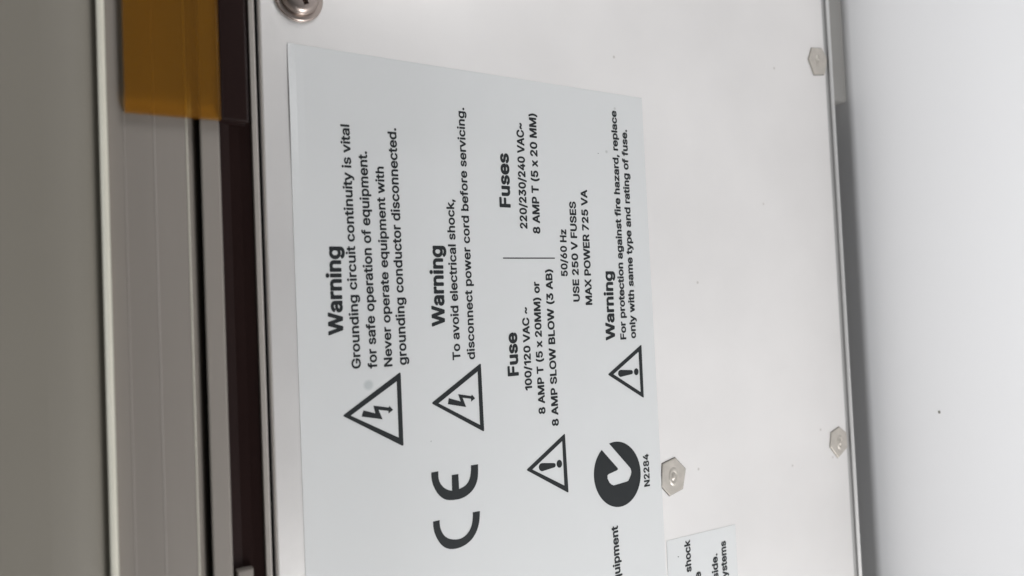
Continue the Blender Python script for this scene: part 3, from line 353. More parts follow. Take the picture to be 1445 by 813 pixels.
'S':(447,[[223,-40,263,-38,307,-28,327,-21,347,-12,379,9,394,24,404,36,418,56,426,72,436,104,439,140,435,176,431,192,425,208,406,236,379,262,351,279,323,293,283,306,219,323,179,337,163,347,149,360,146,372,147,384,152,396,161,408,171,415,183,421,199,425,219,428,239,427,256,424,271,419,287,410,297,400,302,392,308,368,312,360,319,353,327,349,339,347,407,348,415,350,423,356,430,368,432,380,430,400,426,416,420,436,412,452,401,468,375,496,347,517,311,533,271,544,227,547,203,546,175,542,135,530,99,512,83,501,67,486,54,472,43,456,35,440,28,420,23,400,21,380,21,360,24,340,31,316,43,293,56,276,75,258,103,239,139,222,175,209,255,187,291,173,307,160,313,152,315,136,311,120,302,108,295,101,275,89,247,82,215,80,199,82,183,86,167,92,155,100,147,108,139,120,131,152,123,161,111,167,31,167,23,164,14,156,9,148,7,136,9,116,14,96,26,64,35,48,46,32,71,7,99,-11,135,-27,155,-33,179,-37]]),
'T':(449,[[193,-31,265,-30,278,-23,284,-15,287,-7,289,421,417,421,429,423,437,428,444,437,448,449,448,513,446,521,441,529,429,538,417,540,29,540,21,538,13,533,3,521,1,509,1,449,5,437,11,429,17,425,25,422,33,421,161,421,162,-3,166,-15,172,-23,181,-29]]),
'U':(517,[[209,-35,257,-39,297,-37,333,-30,369,-17,399,1,429,26,453,54,470,85,478,105,483,125,488,161,488,509,487,517,484,525,477,533,469,538,457,540,389,540,381,538,373,533,364,521,362,509,362,177,359,153,354,137,348,125,337,111,325,101,313,94,297,88,265,83,245,84,225,87,209,92,197,98,183,109,173,121,164,137,158,153,155,181,155,509,154,517,151,525,141,535,129,540,61,540,53,539,45,536,37,530,31,521,29,509,29,173,32,137,39,105,49,81,65,54,85,29,102,13,129,-6,149,-17,176,-27]]),
'V':(480,[[205,-31,281,-31,293,-27,301,-21,305,-15,493,501,494,513,492,521,485,531,477,537,465,540,393,540,381,537,373,531,368,525,241,158,114,517,109,527,101,535,89,540,13,540,5,538,-3,533,-13,521,-15,509,-13,497,175,-11,180,-19,185,-24,193,-29]]),
'W':(686,[[156,-31,233,-31,245,-27,253,-21,257,-15,341,289,345,289,425,-7,429,-17,440,-27,453,-31,533,-31,545,-27,553,-21,560,-7,700,501,701,509,700,517,697,525,690,533,681,538,673,540,601,540,589,537,581,531,576,525,573,517,493,204,475,269,410,517,405,527,397,535,389,539,381,540,305,540,297,539,289,535,279,525,276,517,193,204,112,517,109,525,97,536,85,540,13,540,1,536,-7,530,-14,517,-15,509,-14,501,125,-7,129,-17,137,-25,145,-29]]),
'X':(474,[[19,-31,95,-31,103,-29,111,-24,181,73,235,153,239,153,355,-16,363,-24,371,-29,379,-31,459,-31,471,-27,480,-19,485,-11,487,-3,486,9,482,17,314,261,315,265,473,493,476,501,477,513,473,525,466,533,455,539,447,540,371,540,363,538,355,533,347,525,316,481,239,368,235,370,144,505,128,529,123,533,115,538,107,540,27,540,15,537,5,529,0,521,-2,513,-1,501,2,493,162,261,-10,13,-13,5,-13,-3,-9,-15,-3,-23,3,-27,11,-30]]),
'a':(389,[[159,-40,183,-39,203,-35,223,-29,251,-17,259,-25,271,-30,343,-30,351,-28,359,-22,366,-12,368,-4,368,260,365,288,359,312,353,328,339,352,327,366,315,377,295,391,275,401,255,407,231,412,195,415,159,412,123,404,91,391,63,373,41,352,22,324,10,296,11,284,14,276,19,269,26,264,99,243,107,244,119,250,125,256,134,272,143,282,155,291,171,297,191,300,215,298,231,291,235,288,241,280,245,264,243,260,159,249,115,241,83,230,59,218,39,204,23,186,12,168,3,144,0,124,-1,108,3,72,13,44,31,15,43,2,55,-8,83,-24,119,-36,139,-39],[147,79,131,87,124,96,123,108,125,116,133,124,147,131,171,136,243,146,245,144,244,128,238,112,230,100,215,87,199,80,183,77,163,76]]),
'c':(396,[[206,-39,239,-37,271,-30,299,-19,327,-2,351,19,371,45,386,73,393,93,394,101,393,109,390,117,384,125,378,129,371,132,307,148,299,148,291,145,280,137,275,129,267,108,255,93,243,85,223,79,199,77,187,79,175,83,159,95,144,113,135,133,129,157,127,185,129,213,134,237,143,260,155,277,169,289,183,296,203,299,223,298,240,293,251,286,261,277,269,265,275,249,280,241,287,235,299,231,311,232,375,249,386,257,392,269,393,277,392,285,385,305,375,325,355,353,331,376,303,393,271,406,239,413,207,415,183,414,163,411,141,405,123,398,91,380,75,367,59,351,45,333,35,317,24,297,17,277,7,237,3,189,6,141,16,101,24,81,34,61,47,41,60,25,75,9,91,-4,107,-14,123,-22,143,-30,163,-35,183,-38]]),
'd':(424,[[194,-39,219,-38,243,-33,263,-25,283,-13,295,-25,307,-30,375,-31,383,-29,391,-24,396,-19,401,-11,403,1,403,509,402,517,399,525,392,533,383,538,371,540,307,540,295,536,287,529,282,521,280,509,279,394,247,409,227,413,207,415,183,415,163,412,143,408,122,401,103,392,87,381,71,368,57,353,43,334,32,317,17,281,9,253,5,225,3,189,4,161,8,129,14,105,22,81,36,53,49,33,63,16,83,-2,103,-15,123,-25,143,-32,167,-37],[183,81,171,86,155,99,145,113,136,133,130,153,128,173,127,197,129,221,134,241,140,257,147,269,159,282,171,291,183,296,199,299,219,298,235,293,251,282,262,269,271,253,277,233,280,209,281,181,279,157,273,133,266,117,259,105]]),
'e':(404,[[211,-39,247,-37,283,-29,311,-17,339,1,364,25,383,53,395,85,395,97,393,105,387,113,375,120,319,135,299,136,295,135,283,126,268,101,259,91,251,85,227,78,199,78,175,84,165,89,155,97,139,117,134,129,133,137,379,139,391,145,400,157,402,169,402,205,397,253,386,293,371,325,360,341,347,357,331,372,315,384,299,393,279,402,259,408,239,412,219,415,195,415,171,412,151,408,131,402,115,395,98,385,79,371,64,357,51,342,39,325,28,305,14,269,5,225,3,201,3,173,5,149,9,125,20,89,39,52,52,33,66,17,83,2,99,-9,131,-25,167,-35],[139,252,136,253,143,267,151,277,163,287,179,295,203,299,227,297,244,289,260,273,271,253]]),
'f':(254,[[82,-31,143,-31,151,-30,163,-23,169,-15,172,-7,173,293,175,296,179,296,227,296,239,298,247,303,253,309,257,317,259,329,259,381,256,393,251,400,243,406,231,410,175,410,173,413,174,429,176,437,183,442,203,443,223,437,231,437,243,441,254,453,273,513,274,525,270,537,263,545,255,550,239,555,207,560,187,561,167,560,135,552,123,548,107,539,91,526,79,514,69,501,60,485,55,469,51,453,50,413,47,410,3,410,-5,408,-17,400,-22,393,-24,385,-25,325,-22,313,-17,306,-9,300,-1,297,47,296,50,293,50,-3,54,-15,60,-23,71,-29]]),
'g':(425,[[206,-182,239,-180,275,-174,303,-165,331,-150,355,-131,374,-110,386,-90,397,-62,401,-38,403,-10,403,382,401,390,395,400,387,406,379,409,307,409,295,404,283,391,263,403,251,408,235,412,215,414,187,415,167,413,143,408,127,403,94,386,75,371,58,354,43,334,33,318,23,297,14,274,7,242,3,206,4,166,7,138,15,106,26,78,43,50,59,30,82,10,111,-8,135,-17,163,-24,195,-26,227,-24,251,-18,279,-5,280,-6,278,-26,271,-42,264,-50,255,-56,235,-63,215,-66,199,-66,183,-64,167,-60,147,-47,123,-19,115,-12,103,-10,95,-11,87,-13,35,-42,27,-49,22,-58,20,-66,21,-78,32,-98,54,-126,79,-147,107,-162,139,-174,171,-180],[179,94,163,101,153,110,143,124,135,142,129,162,127,186,128,210,131,230,143,262,151,274,163,287,175,294,191,298,207,299,223,297,239,291,252,282,262,270,271,253,278,230,281,206,281,178,277,154,272,134,264,118,255,108,243,98,231,93,215,90,195,90]]),
'h':(410,[[54,-31,122,-30,134,-24,142,-13,145,1,145,225,147,249,154,269,166,283,182,293,202,298,226,296,242,290,255,277,259,269,263,257,265,233,265,1,266,-7,269,-15,278,-25,290,-30,362,-31,370,-28,378,-23,384,-15,388,-3,387,261,381,301,370,333,354,358,332,381,308,397,278,409,242,414,206,414,178,408,146,395,145,513,143,521,138,529,130,536,118,540,46,539,38,536,30,530,24,521,22,513,22,-3,26,-15,32,-23,42,-29]]),
'i':(167,[[54,-31,122,-30,130,-27,138,-20,143,-11,145,-3,145,381,142,393,136,401,126,408,118,410,46,409,38,406,31,401,25,393,23,385,22,-3,26,-15,32,-23,42,-29],[71,433,86,432,102,434,114,438,126,445,138,455,146,465,152,477,156,489,157,501,156,517,152,529,146,541,137,553,126,562,113,569,98,574,82,575,66,573,54,569,42,562,30,552,21,541,15,529,11,517,10,501,11,489,15,477,22,464,30,455,46,442,58,436]]),
'k':(381,[[54,-31,118,-31,130,-27,141,-15,144,-7,145,1,145,125,150,132,269,-19,279,-27,286,-30,294,-31,378,-30,386,-28,394,-22,399,-15,403,-3,402,9,398,17,243,213,245,217,385,361,389,369,391,377,390,385,388,393,378,404,370,408,362,410,282,410,270,407,262,401,146,283,145,285,145,513,143,521,138,529,130,536,118,540,46,539,38,536,30,530,24,521,22,513,22,-3,26,-15,32,-23,42,-29]]),
'l':(167,[[54,-31,122,-30,130,-27,138,-20,143,-11,145,-3,145,509,143,521,138,529,130,536,118,540,46,539,38,536,30,530,24,521,22,513,22,-3,26,-15,32,-23,42,-29]]),
'm':(610,[[54,-31,122,-30,135,-23,143,-11,145,1,145,237,147,257,153,273,162,285,178,295,198,299,214,297,226,293,238,281,242,269,243,-3,247,-15,254,-24,262,-29,270,-31,338,-31,350,-27,358,-21,362,-15,365,-7,366,1,367,257,373,277,384,289,398,296,418,299,438,296,453,289,460,281,464,265,465,1,466,-7,469,-15,478,-25,486,-29,494,-31,558,-31,570,-28,578,-23,586,-11,588,1,588,269,585,293,578,321,567,345,554,364,534,384,510,400,482,411,450,416,414,416,394,412,378,407,349,393,322,372,318,373,302,389,282,403,258,412,238,416,210,417,186,413,162,405,142,395,138,396,134,401,126,407,114,410,50,410,42,408,34,403,25,393,22,381,22,-3,26,-15,32,-23,42,-29]]),
'n':(410,[[54,-31,122,-30,134,-24,142,-13,145,1,145,225,147,249,154,269,166,283,186,294,206,298,226,296,237,293,244,289,255,277,259,269,263,257,265,233,265,1,266,-7,269,-15,274,-22,282,-28,290,-30,298,-31,362,-31,374,-26,384,-15,387,-7,388,1,388,241,385,285,376,317,370,333,360,349,350,363,338,375,314,394,294,403,274,410,254,413,226,415,206,414,181,409,162,402,142,392,126,407,118,409,110,410,46,409,34,403,26,394,23,385,22,377,22,-3,26,-15,32,-23,42,-29]]),
'o':(415,[[206,-39,231,-38,251,-35,287,-25,307,-15,323,-5,341,9,355,24,377,53,396,93,403,113,408,137,412,185,409,233,400,273,392,293,380,317,371,333,355,353,339,368,323,381,307,391,287,400,251,411,231,414,207,415,183,414,163,411,141,405,123,398,91,380,75,367,59,351,45,333,35,317,24,297,17,277,7,237,3,189,6,141,16,101,24,81,34,61,47,41,60,25,75,9,91,-4,107,-14,123,-22,143,-30,163,-35,183,-38],[207,77,187,79,172,85,159,95,147,109,138,125,132,145,128,169,127,189,129,213,133,233,139,253,149,269,163,285,175,292,191,298,207,299,227,297,243,291,256,281,267,269,276,253,282,233,286,213,288,189,287,169,283,145,277,125,267,107,255,94,243,85,227,79]]),
'p':(424,[[54,-174,118,-174,130,-170,141,-158,144,-150,145,-142,145,-18,146,-17,178,-32,198,-37,214,-38,254,-37,274,-34,294,-28,323,-14,338,-4,354,9,378,37,398,71,407,94,412,114,417,138,420,166,421,202,419,226,415,250,410,273,403,294,394,314,382,334,370,350,356,366,342,378,330,387,310,398,290,406,270,411,250,414,222,415,198,413,178,409,160,402,142,391,130,404,118,409,50,410,42,408,34,403,29,398,24,390,22,378,22,-146,26,-158,32,-166,42,-172],[198,81,182,89,170,100,160,114,153,130,147,150,144,174,144,202,147,226,152,246,158,262,166,274,178,286,190,293,202,297,218,299,234,298,250,293,266,282,277,270,285,254,292,234,296,210,297,182,294,154,289,134,281,114,270,100,258,89,246,82,230,79,214,78]]),
'q':(424,[[311,-174,379,-173,387,-170,395,-164,401,-154,403,-146,402,386,399,394,393,402,383,408,375,410,307,409,295,404,283,391,255,406,223,413,183,415,163,412,143,408,123,401,103,392,87,381,71,368,55,351,43,334,23,298,15,274,9,250,3,202,5,150,14,106,22,82,31,62,43,42,54,26,69,10,83,-2,95,-11,115,-22,135,-30,155,-35,175,-38,203,-39,227,-37,243,-33,259,-27,279,-17,281,-150,284,-158,291,-167,299,-172],[183,81,170,86,155,99,144,114,136,134,130,154,128,174,127,198,130,222,134,242,141,258,148,270,159,282,171,291,183,296,199,299,219,298,235,293,251,282,261,270,270,254,276,234,280,210,281,182,278,154,273,134,265,114,255,100,245,90,231,82,219,79,199,78]]),
'r':(259,[[54,-31,122,-30,134,-24,142,-13,145,1,145,237,147,253,151,265,158,275,166,283,178,290,190,293,206,295,242,291,250,292,261,297,269,305,273,313,274,321,274,389,271,397,266,405,254,413,246,415,218,416,190,414,166,408,138,396,130,404,118,409,50,410,36,405,30,400,25,393,23,385,22,377,22,-3,26,-15,32,-23,42,-29]]),
's':(365,[[181,-39,217,-37,253,-29,281,-18,309,0,331,21,347,45,358,73,362,101,360,133,351,161,335,185,313,206,289,221,269,229,245,237,165,257,149,264,142,269,140,273,140,281,146,289,161,298,181,302,205,300,221,294,232,281,245,256,253,250,265,246,277,247,335,261,347,269,353,279,355,289,354,297,344,325,325,356,305,377,282,393,257,404,229,411,197,415,153,413,119,405,85,390,57,369,45,357,36,345,23,317,17,289,16,273,17,253,23,229,32,209,45,192,65,173,89,159,117,147,221,120,233,113,236,109,237,101,235,97,223,85,205,78,181,76,157,79,142,85,134,93,127,105,122,121,116,129,105,136,93,138,29,124,21,121,15,117,9,109,5,97,5,89,9,73,15,57,22,41,39,17,61,-3,85,-19,109,-29,141,-36]]),
't':(227,[[167,-35,199,-33,224,-27,236,-19,241,-11,244,-3,243,9,232,61,226,73,219,80,207,85,199,85,175,81,163,81,158,85,157,97,157,293,159,296,163,296,211,297,219,300,227,306,232,313,235,325,234,385,232,393,227,400,215,408,207,410,159,410,157,413,156,477,151,489,143,497,135,501,127,502,59,501,51,499,43,493,36,481,34,473,34,413,31,410,3,410,-5,408,-16,401,-22,393,-25,381,-24,321,-19,309,-9,300,3,296,31,296,34,293,34,81,40,49,50,25,58,13,71,-2,95,-19,111,-26,127,-31,147,-34]]),
'u':(410,[[181,-36,202,-35,222,-32,242,-26,270,-13,278,-24,286,-29,294,-31,362,-31,370,-28,377,-24,386,-12,388,0,388,380,387,388,383,396,378,402,370,407,358,410,290,409,278,404,268,392,265,380,265,152,263,132,258,116,251,104,244,96,226,85,214,82,202,81,182,83,166,90,153,104,147,124,145,144,145,380,144,388,140,396,130,406,118,410,54,410,46,409,38,406,30,400,25,392,22,380,22,128,26,92,34,62,44,40,57,20,71,4,86,-8,107,-20,130,-29,154,-34]]),
'w':(567,[[139,-31,204,-31,216,-26,224,-18,229,-7,284,182,338,-7,344,-20,356,-29,368,-31,432,-31,444,-27,452,-21,459,-7,574,369,576,377,575,385,573,393,567,401,560,406,548,410,480,410,468,408,456,399,451,389,400,208,396,206,351,369,345,389,341,397,332,406,320,410,252,410,240,408,230,401,223,389,172,207,168,205,118,385,112,397,100,407,88,410,20,410,8,406,1,401,-6,389,-8,381,-7,373,108,-7,112,-17,120,-25,128,-29]]),
'x':(379,[[22,-31,94,-31,102,-29,110,-24,118,-15,190,92,260,-15,266,-23,272,-27,286,-31,362,-31,374,-27,382,-19,387,-11,389,-3,388,9,384,17,264,189,263,193,380,365,382,373,382,385,378,396,370,404,362,408,350,410,282,410,274,409,266,406,257,397,190,296,126,396,122,401,114,407,102,410,26,410,14,406,4,397,0,389,-2,381,-1,373,1,365,116,197,116,193,-7,13,-10,5,-10,-3,-6,-15,0,-23,6,-27,14,-30]]),
'y':(389,[[89,-176,110,-175,134,-171,150,-165,167,-156,183,-144,200,-128,211,-112,223,-92,233,-68,400,368,402,376,401,388,394,400,386,406,374,410,302,410,290,406,282,400,275,388,194,166,114,388,107,400,98,407,86,410,14,410,6,408,-1,404,-11,392,-14,380,-12,368,129,0,129,-4,118,-36,111,-48,103,-56,94,-59,58,-55,46,-59,38,-65,32,-76,17,-132,16,-144,19,-152,24,-160,30,-165,38,-169,54,-173]]),
'z':(380,[[43,-31,339,-31,351,-29,363,-19,368,-11,370,-3,370,57,369,65,365,73,355,83,347,86,339,87,191,87,187,89,361,317,364,329,364,381,361,393,351,404,343,408,335,410,47,410,35,407,23,397,19,389,17,381,17,321,20,309,31,297,39,293,47,292,187,292,191,289,15,61,11,49,12,-7,15,-15,23,-24,31,-29]]),
'~':(453,[[300,106,333,109,349,114,365,121,389,138,400,150,408,162,417,178,425,198,429,218,431,238,431,258,428,266,423,274,413,281,401,284,345,284,337,283,329,280,321,274,316,266,313,258,312,238,309,229,305,224,297,223,293,224,285,229,233,270,205,286,189,292,169,296,149,297,129,295,97,286,85,280,70,270,49,249,33,221,27,202,23,186,21,146,23,138,28,130,41,121,53,119,109,119,121,122,132,130,137,138,139,146,140,166,143,174,148,178,153,179,165,175,213,137,245,118,269,109]]),
},
'heading': {
'F':(410,[[59,-33,131,-32,139,-30,147,-25,155,-13,158,-1,159,188,347,188,355,189,363,193,371,199,375,205,379,219,379,283,376,291,371,299,359,308,347,311,159,311,158,415,159,419,371,419,385,423,391,427,397,435,401,443,402,451,401,515,397,527,387,537,379,540,371,542,59,542,51,541,43,537,35,531,31,525,28,515,27,507,27,-1,30,-13,35,-22,47,-30]]),
'W':(686,[[155,-33,235,-33,247,-28,258,-17,270,19,343,289,423,-9,427,-17,439,-29,447,-32,455,-33,535,-33,547,-28,555,-22,562,-9,701,499,703,511,701,519,698,527,691,534,683,539,671,542,599,542,587,538,575,527,570,515,495,220,491,215,411,519,407,528,399,536,391,540,383,542,303,542,291,538,283,533,278,527,273,515,195,216,191,219,115,515,110,527,99,537,91,541,83,542,11,542,-1,537,-9,531,-14,523,-16,515,-15,499,123,-9,127,-17,135,-26,143,-31]]),
'a':(389,[[161,-42,185,-40,209,-36,229,-29,249,-19,261,-29,273,-33,341,-33,353,-29,361,-23,367,-14,369,-6,370,258,367,290,361,314,354,330,340,354,326,370,313,382,293,394,273,404,257,409,229,415,193,417,157,414,121,406,89,393,61,374,37,350,19,322,10,302,8,294,9,282,13,274,17,268,25,262,92,242,99,238,70,226,44,210,23,190,9,167,0,138,-3,106,0,74,10,46,18,30,33,10,49,-5,67,-18,89,-29,113,-36,137,-41],[145,82,133,88,127,94,126,98,126,114,133,122,145,128,169,134,241,144,243,142,241,126,235,110,225,98,213,89,197,82,181,79,161,79],[121,244,117,246,126,254,136,270,145,281,157,289,177,296,201,298,221,294,234,286,239,278,242,270,242,262,241,261,157,251]]),
'e':(404,[[213,-41,257,-37,277,-33,297,-26,317,-16,337,-3,354,11,369,28,384,51,394,75,398,91,396,103,389,114,377,122,337,133,323,135,377,137,385,139,393,144,399,151,403,163,404,207,399,255,387,295,369,331,358,347,345,362,329,376,313,387,297,396,277,405,257,411,237,415,213,417,193,417,169,414,149,410,117,398,97,387,81,375,63,359,49,343,37,326,27,307,13,271,7,247,3,223,1,175,3,151,7,127,17,91,37,51,49,34,65,16,81,1,97,-10,129,-27,165,-37,189,-40],[213,79,185,82,165,91,153,102,145,112,139,123,135,135,292,135,281,127,267,103,253,89,233,81],[141,254,139,255,141,259,146,267,153,276,165,286,181,294,205,297,225,295,244,287,259,271,266,259,267,255,265,254]]),
'g':(425,[[158,-180,197,-184,237,-183,273,-176,305,-166,333,-151,357,-132,378,-108,393,-80,401,-52,405,-20,405,380,404,388,400,396,393,404,385,409,373,412,309,412,297,408,285,396,281,395,265,404,249,410,217,416,197,417,173,416,153,412,133,407,113,399,93,388,64,364,49,346,37,328,26,308,17,288,7,252,1,204,1,176,3,152,12,108,27,72,48,40,71,16,101,-4,101,-8,106,-8,93,-9,85,-12,29,-44,23,-52,19,-60,18,-72,20,-80,29,-98,42,-116,57,-132,73,-145,93,-158,117,-169,137,-175],[177,-61,165,-57,151,-48,137,-34,124,-16,165,-26,185,-28,209,-28,245,-22,277,-9,277,-20,272,-36,265,-46,253,-55,237,-61,221,-63,197,-64],[205,92,189,93,173,98,161,105,150,116,141,132,134,152,130,172,129,192,130,216,135,236,142,256,152,272,163,284,173,291,189,296,205,297,221,295,237,290,249,282,258,272,268,256,274,236,278,216,279,192,278,168,274,148,269,132,260,116,249,105,237,98,221,93]]),
'i':(167,[[52,-33,116,-33,124,-31,132,-28,139,-21,144,-13,147,-5,147,383,143,395,137,403,128,409,120,411,52,412,44,411,36,407,28,400,22,391,20,383,20,-1,23,-13,28,-22,40,-30],[71,431,84,430,100,432,112,435,127,443,140,454,147,463,154,475,157,487,159,503,158,515,154,531,147,543,138,555,128,563,116,570,100,575,84,577,72,576,56,572,44,566,30,555,20,543,14,531,10,519,8,503,9,491,14,475,20,463,28,454,44,441,56,435]]),
'n':(410,[[52,-33,120,-32,128,-30,136,-25,144,-13,147,-1,147,227,149,247,155,267,168,282,184,291,204,296,228,294,243,287,254,275,261,255,263,235,263,-1,264,-9,268,-17,272,-23,280,-29,288,-32,296,-33,364,-32,376,-27,385,-17,389,-9,390,3,390,247,385,291,375,327,361,351,340,376,312,397,292,406,272,412,252,416,228,417,208,416,184,412,160,404,144,396,140,396,135,403,128,408,116,412,48,412,36,407,24,395,21,387,20,379,20,-1,23,-13,28,-22,40,-30]]),
'r':(259,[[52,-33,120,-32,128,-30,136,-25,144,-13,147,-1,147,235,149,255,154,267,160,274,170,283,180,288,192,292,204,293,248,289,260,294,270,303,274,311,276,319,276,387,274,395,270,403,264,409,256,414,248,417,220,418,192,417,164,410,140,398,128,408,116,412,48,412,40,409,32,404,27,399,22,391,20,379,20,-1,23,-13,28,-22,40,-30]]),
's':(365,[[182,-41,219,-38,255,-31,283,-19,311,-1,332,19,349,43,360,71,364,99,363,119,361,135,352,163,336,187,315,207,297,219,271,231,247,239,167,258,151,265,143,271,142,279,143,283,151,291,159,295,179,300,203,299,215,295,223,289,231,279,240,259,247,252,259,245,271,244,335,259,348,267,355,279,357,287,356,299,343,331,325,359,305,379,283,395,259,405,227,414,195,417,151,415,119,407,83,391,56,371,35,347,21,319,15,291,14,275,15,255,22,227,31,207,46,187,65,171,91,155,119,144,219,119,232,111,234,107,234,99,231,94,222,87,203,80,175,78,155,82,143,87,135,94,130,103,123,123,117,131,107,137,95,140,23,124,14,119,8,111,4,103,3,95,9,67,21,39,38,15,60,-5,85,-21,111,-31,147,-39]]),
'u':(410,[[142,-34,176,-38,212,-36,240,-28,268,-15,280,-28,292,-32,360,-33,368,-31,376,-27,382,-22,387,-14,390,2,390,382,388,390,384,398,372,408,360,412,292,412,277,406,267,394,264,386,263,378,263,154,261,130,253,110,243,98,236,93,224,87,204,83,184,85,168,91,155,106,149,122,147,146,147,378,146,386,143,394,138,402,132,407,124,410,112,412,48,412,34,406,24,394,21,386,20,378,20,138,22,106,28,74,35,54,45,34,56,18,71,2,86,-10,107,-22,124,-29]]),
},
}
def fill_rings(rings):
    cu = bpy.data.curves.new('type', 'CURVE'); cu.dimensions = '2D'; cu.fill_mode = 'BOTH'
    for q in rings:
        n = len(q) // 2
        sp = cu.splines.new('POLY'); sp.points.add(n - 1); sp.use_cyclic_u = True
        for i in range(n): sp.points[i].co = (q[2 * i] / 1000, q[2 * i + 1] / 1000, 0, 1)
    o = bpy.data.objects.new('type', cu); COL.objects.link(o)
    bpy.context.view_layer.update()
    me = bpy.data.meshes.new_from_object(o.evaluated_get(bpy.context.evaluated_depsgraph_get()))
    vs = [v.co.copy() for v in me.vertices]; fs = [tuple(p.vertices) for p in me.polygons]
    bpy.data.objects.remove(o); bpy.data.curves.remove(cu); bpy.data.meshes.remove(me)
    return vs, fs

CACHE = {}
def glyph_mesh(text, weight):
    """lay a line of type out with unit em: verts (z = 0 or 1 for every other letter) and faces"""
    V, Fc, x = [], [], 0.0
    for k, ch in enumerate(text):
        adv, rings = GLYPHS[weight][ch]
        if rings:
            if (weight, ch) not in CACHE: CACHE[(weight, ch)] = fill_rings(rings)
            vs, fs = CACHE[(weight, ch)]; n = len(V)
            V += [Vector((x + v.x, v.y, k % 2)) for v in vs]; Fc += [tuple(n + i for i in f) for f in fs]
        x += adv / 1000 + TRACK[weight]
    return V, Fc

TRACK = {'text': 0.004, 'bold': 0.004, 'heading': 0.008}
GROW = {'text': 0.024, 'bold': 0.031, 'heading': 0.033}
YL = -0.00012                                # face of a label film
YI = -0.00016                                # face of the print on it
def text_line(text, s, e, cap, parent, bold=0.017, name='text_line'):
    w = 'heading' if bold > 0.022 else 'bold' if bold > 0.0145 else 'text'; bold = GROW[w]
    vs, fs = glyph_mesh(text, w)
    u0, u1 = min(v.x for v in vs), max(v.x for v in vs)
    S, E = P(*s, YI), P(*e, YI)
    ud = (E - S); L = ud.length; ud.normalize()
    vd = Vector((-ud.z, 0, ud.x))
    if vd.z < 0: vd = -vd
    H = (P(s[0] - cap, s[1], YI) - S).length
    k = H / (0.509 + 2 * bold)
    bm = bmesh.new()
    bv = [bm.verts.new(S + ud * ((v.x - u0) / (u1 - u0) * L) + vd * ((v.y + bold) * k) + Vector((0, -0.000004 * v.z, 0))) for v in vs]
    for f in fs:
        try: bm.faces.new([bv[i] for i in f])
        except ValueError: pass
    bm.normal_update()
    for f in bm.faces:
        if f.normal.y > 0: f.normal_flip()
    return link(name, bm, M['ink'], parent, recalc=False)

def px_shape(name, outer, holes, parent):
    """flat printed shape with holes, from picture outlines laid on the label plane"""
    cu = bpy.data.curves.new('s', 'CURVE'); cu.dimensions = '2D'; cu.fill_mode = 'BOTH'
    for ring in outer + holes:
        sp = cu.splines.new('POLY'); sp.points.add(len(ring) - 1); sp.use_cyclic_u = True
        for i, q in enumerate(ring):
            w = P(*q, YI); sp.points[i].co = (w.x, w.z, 0, 1)
    o = bpy.data.objects.new('s', cu); COL.objects.link(o); bpy.context.view_layer.update()
    me = bpy.data.meshes.new_from_object(o.evaluated_get(bpy.context.evaluated_depsgraph_get()))
    bm = bmesh.new(); bv = [bm.verts.new((v.co.x, YI, v.co.y)) for v in me.vertices]
    for p in me.polygons:
        try: bm.faces.new([bv[i] for i in p.vertices])
        except ValueError: pass
    bpy.data.objects.remove(o); bpy.data.curves.remove(cu); bpy.data.meshes.remove(me)
    bm.normal_update()
    for f in bm.faces:
        if f.normal.y > 0: f.normal_flip()
    return link(name, bm, M['ink'], parent, recalc=False)

def rounded(poly, r):
    out = []
    n = len(poly)
    for i in range(n):
        a, b, c = Vector(poly[i - 1]), Vector(poly[i]), Vector(poly[(i + 1) % n])
        d1 = (a - b).normalized() * r; d2 = (c - b).normalized() * r
        for k in range(6):
            t = k / 5
            out.append(tuple((b + d1) * (1 - t) ** 2 + b * 2 * t * (1 - t) + (b + d2) * t * t))
    return out

def z_(ox, oy, s, pts): return [(ox + x / s, oy + y / s) for x, y in pts]

def label_film(name, c, lift=None):
    """thin film: corners in order near-top, far-top, far-bottom, near-bottom"""
    A, B, C_, D = [P(*q) for q in c]
    n = 60; bm = bmesh.new(); top = []
    for i in range(n + 1):
        row = []
        for j in range(n + 1):
            u, v = i / n, j / n
            p = (A * (1 - u) + B * u) * (1 - v) + (D * (1 - u) + C_ * u) * v
            row.append(bm.verts.new((p.x, YL - (lift(u, v) if lift else 0), p.z)))
        top.append(row)
    for i in range(n):
        for j in range(n): bm.faces.new((top[i][j], top[i + 1][j], top[i + 1][j + 1], top[i][j + 1]))
    r = bmesh.ops.extrude_face_region(bm, geom=list(bm.faces))
    for e in r['geom']:
        if isinstance(e, bmesh.types.BMVert): e.co.y += 0.00009
    return link(name, bm, M['label'], inst)

def lift1(u, v):
    # near edge of the film has come a little unstuck along its first stretch
    return 0.00035 * max(0, 1 - u / 0.02) * math.exp(-((v - 0.10) / 0.085) ** 2) 
film = label_film('warning_label', [(405, 60.5), (905, 138.5), (946.5, 940), (435.5, 940)], lift1)
film['label'] = 'large silver-grey label with warnings, fuse ratings and symbols'
film2 = label_film('hazard_label', [(940.6, 763.2), (1037, 740), (1045.5, 900), (945.8, 900)])
film2['label'] = 'smaller silver-grey label, its writing cut off by the frame'

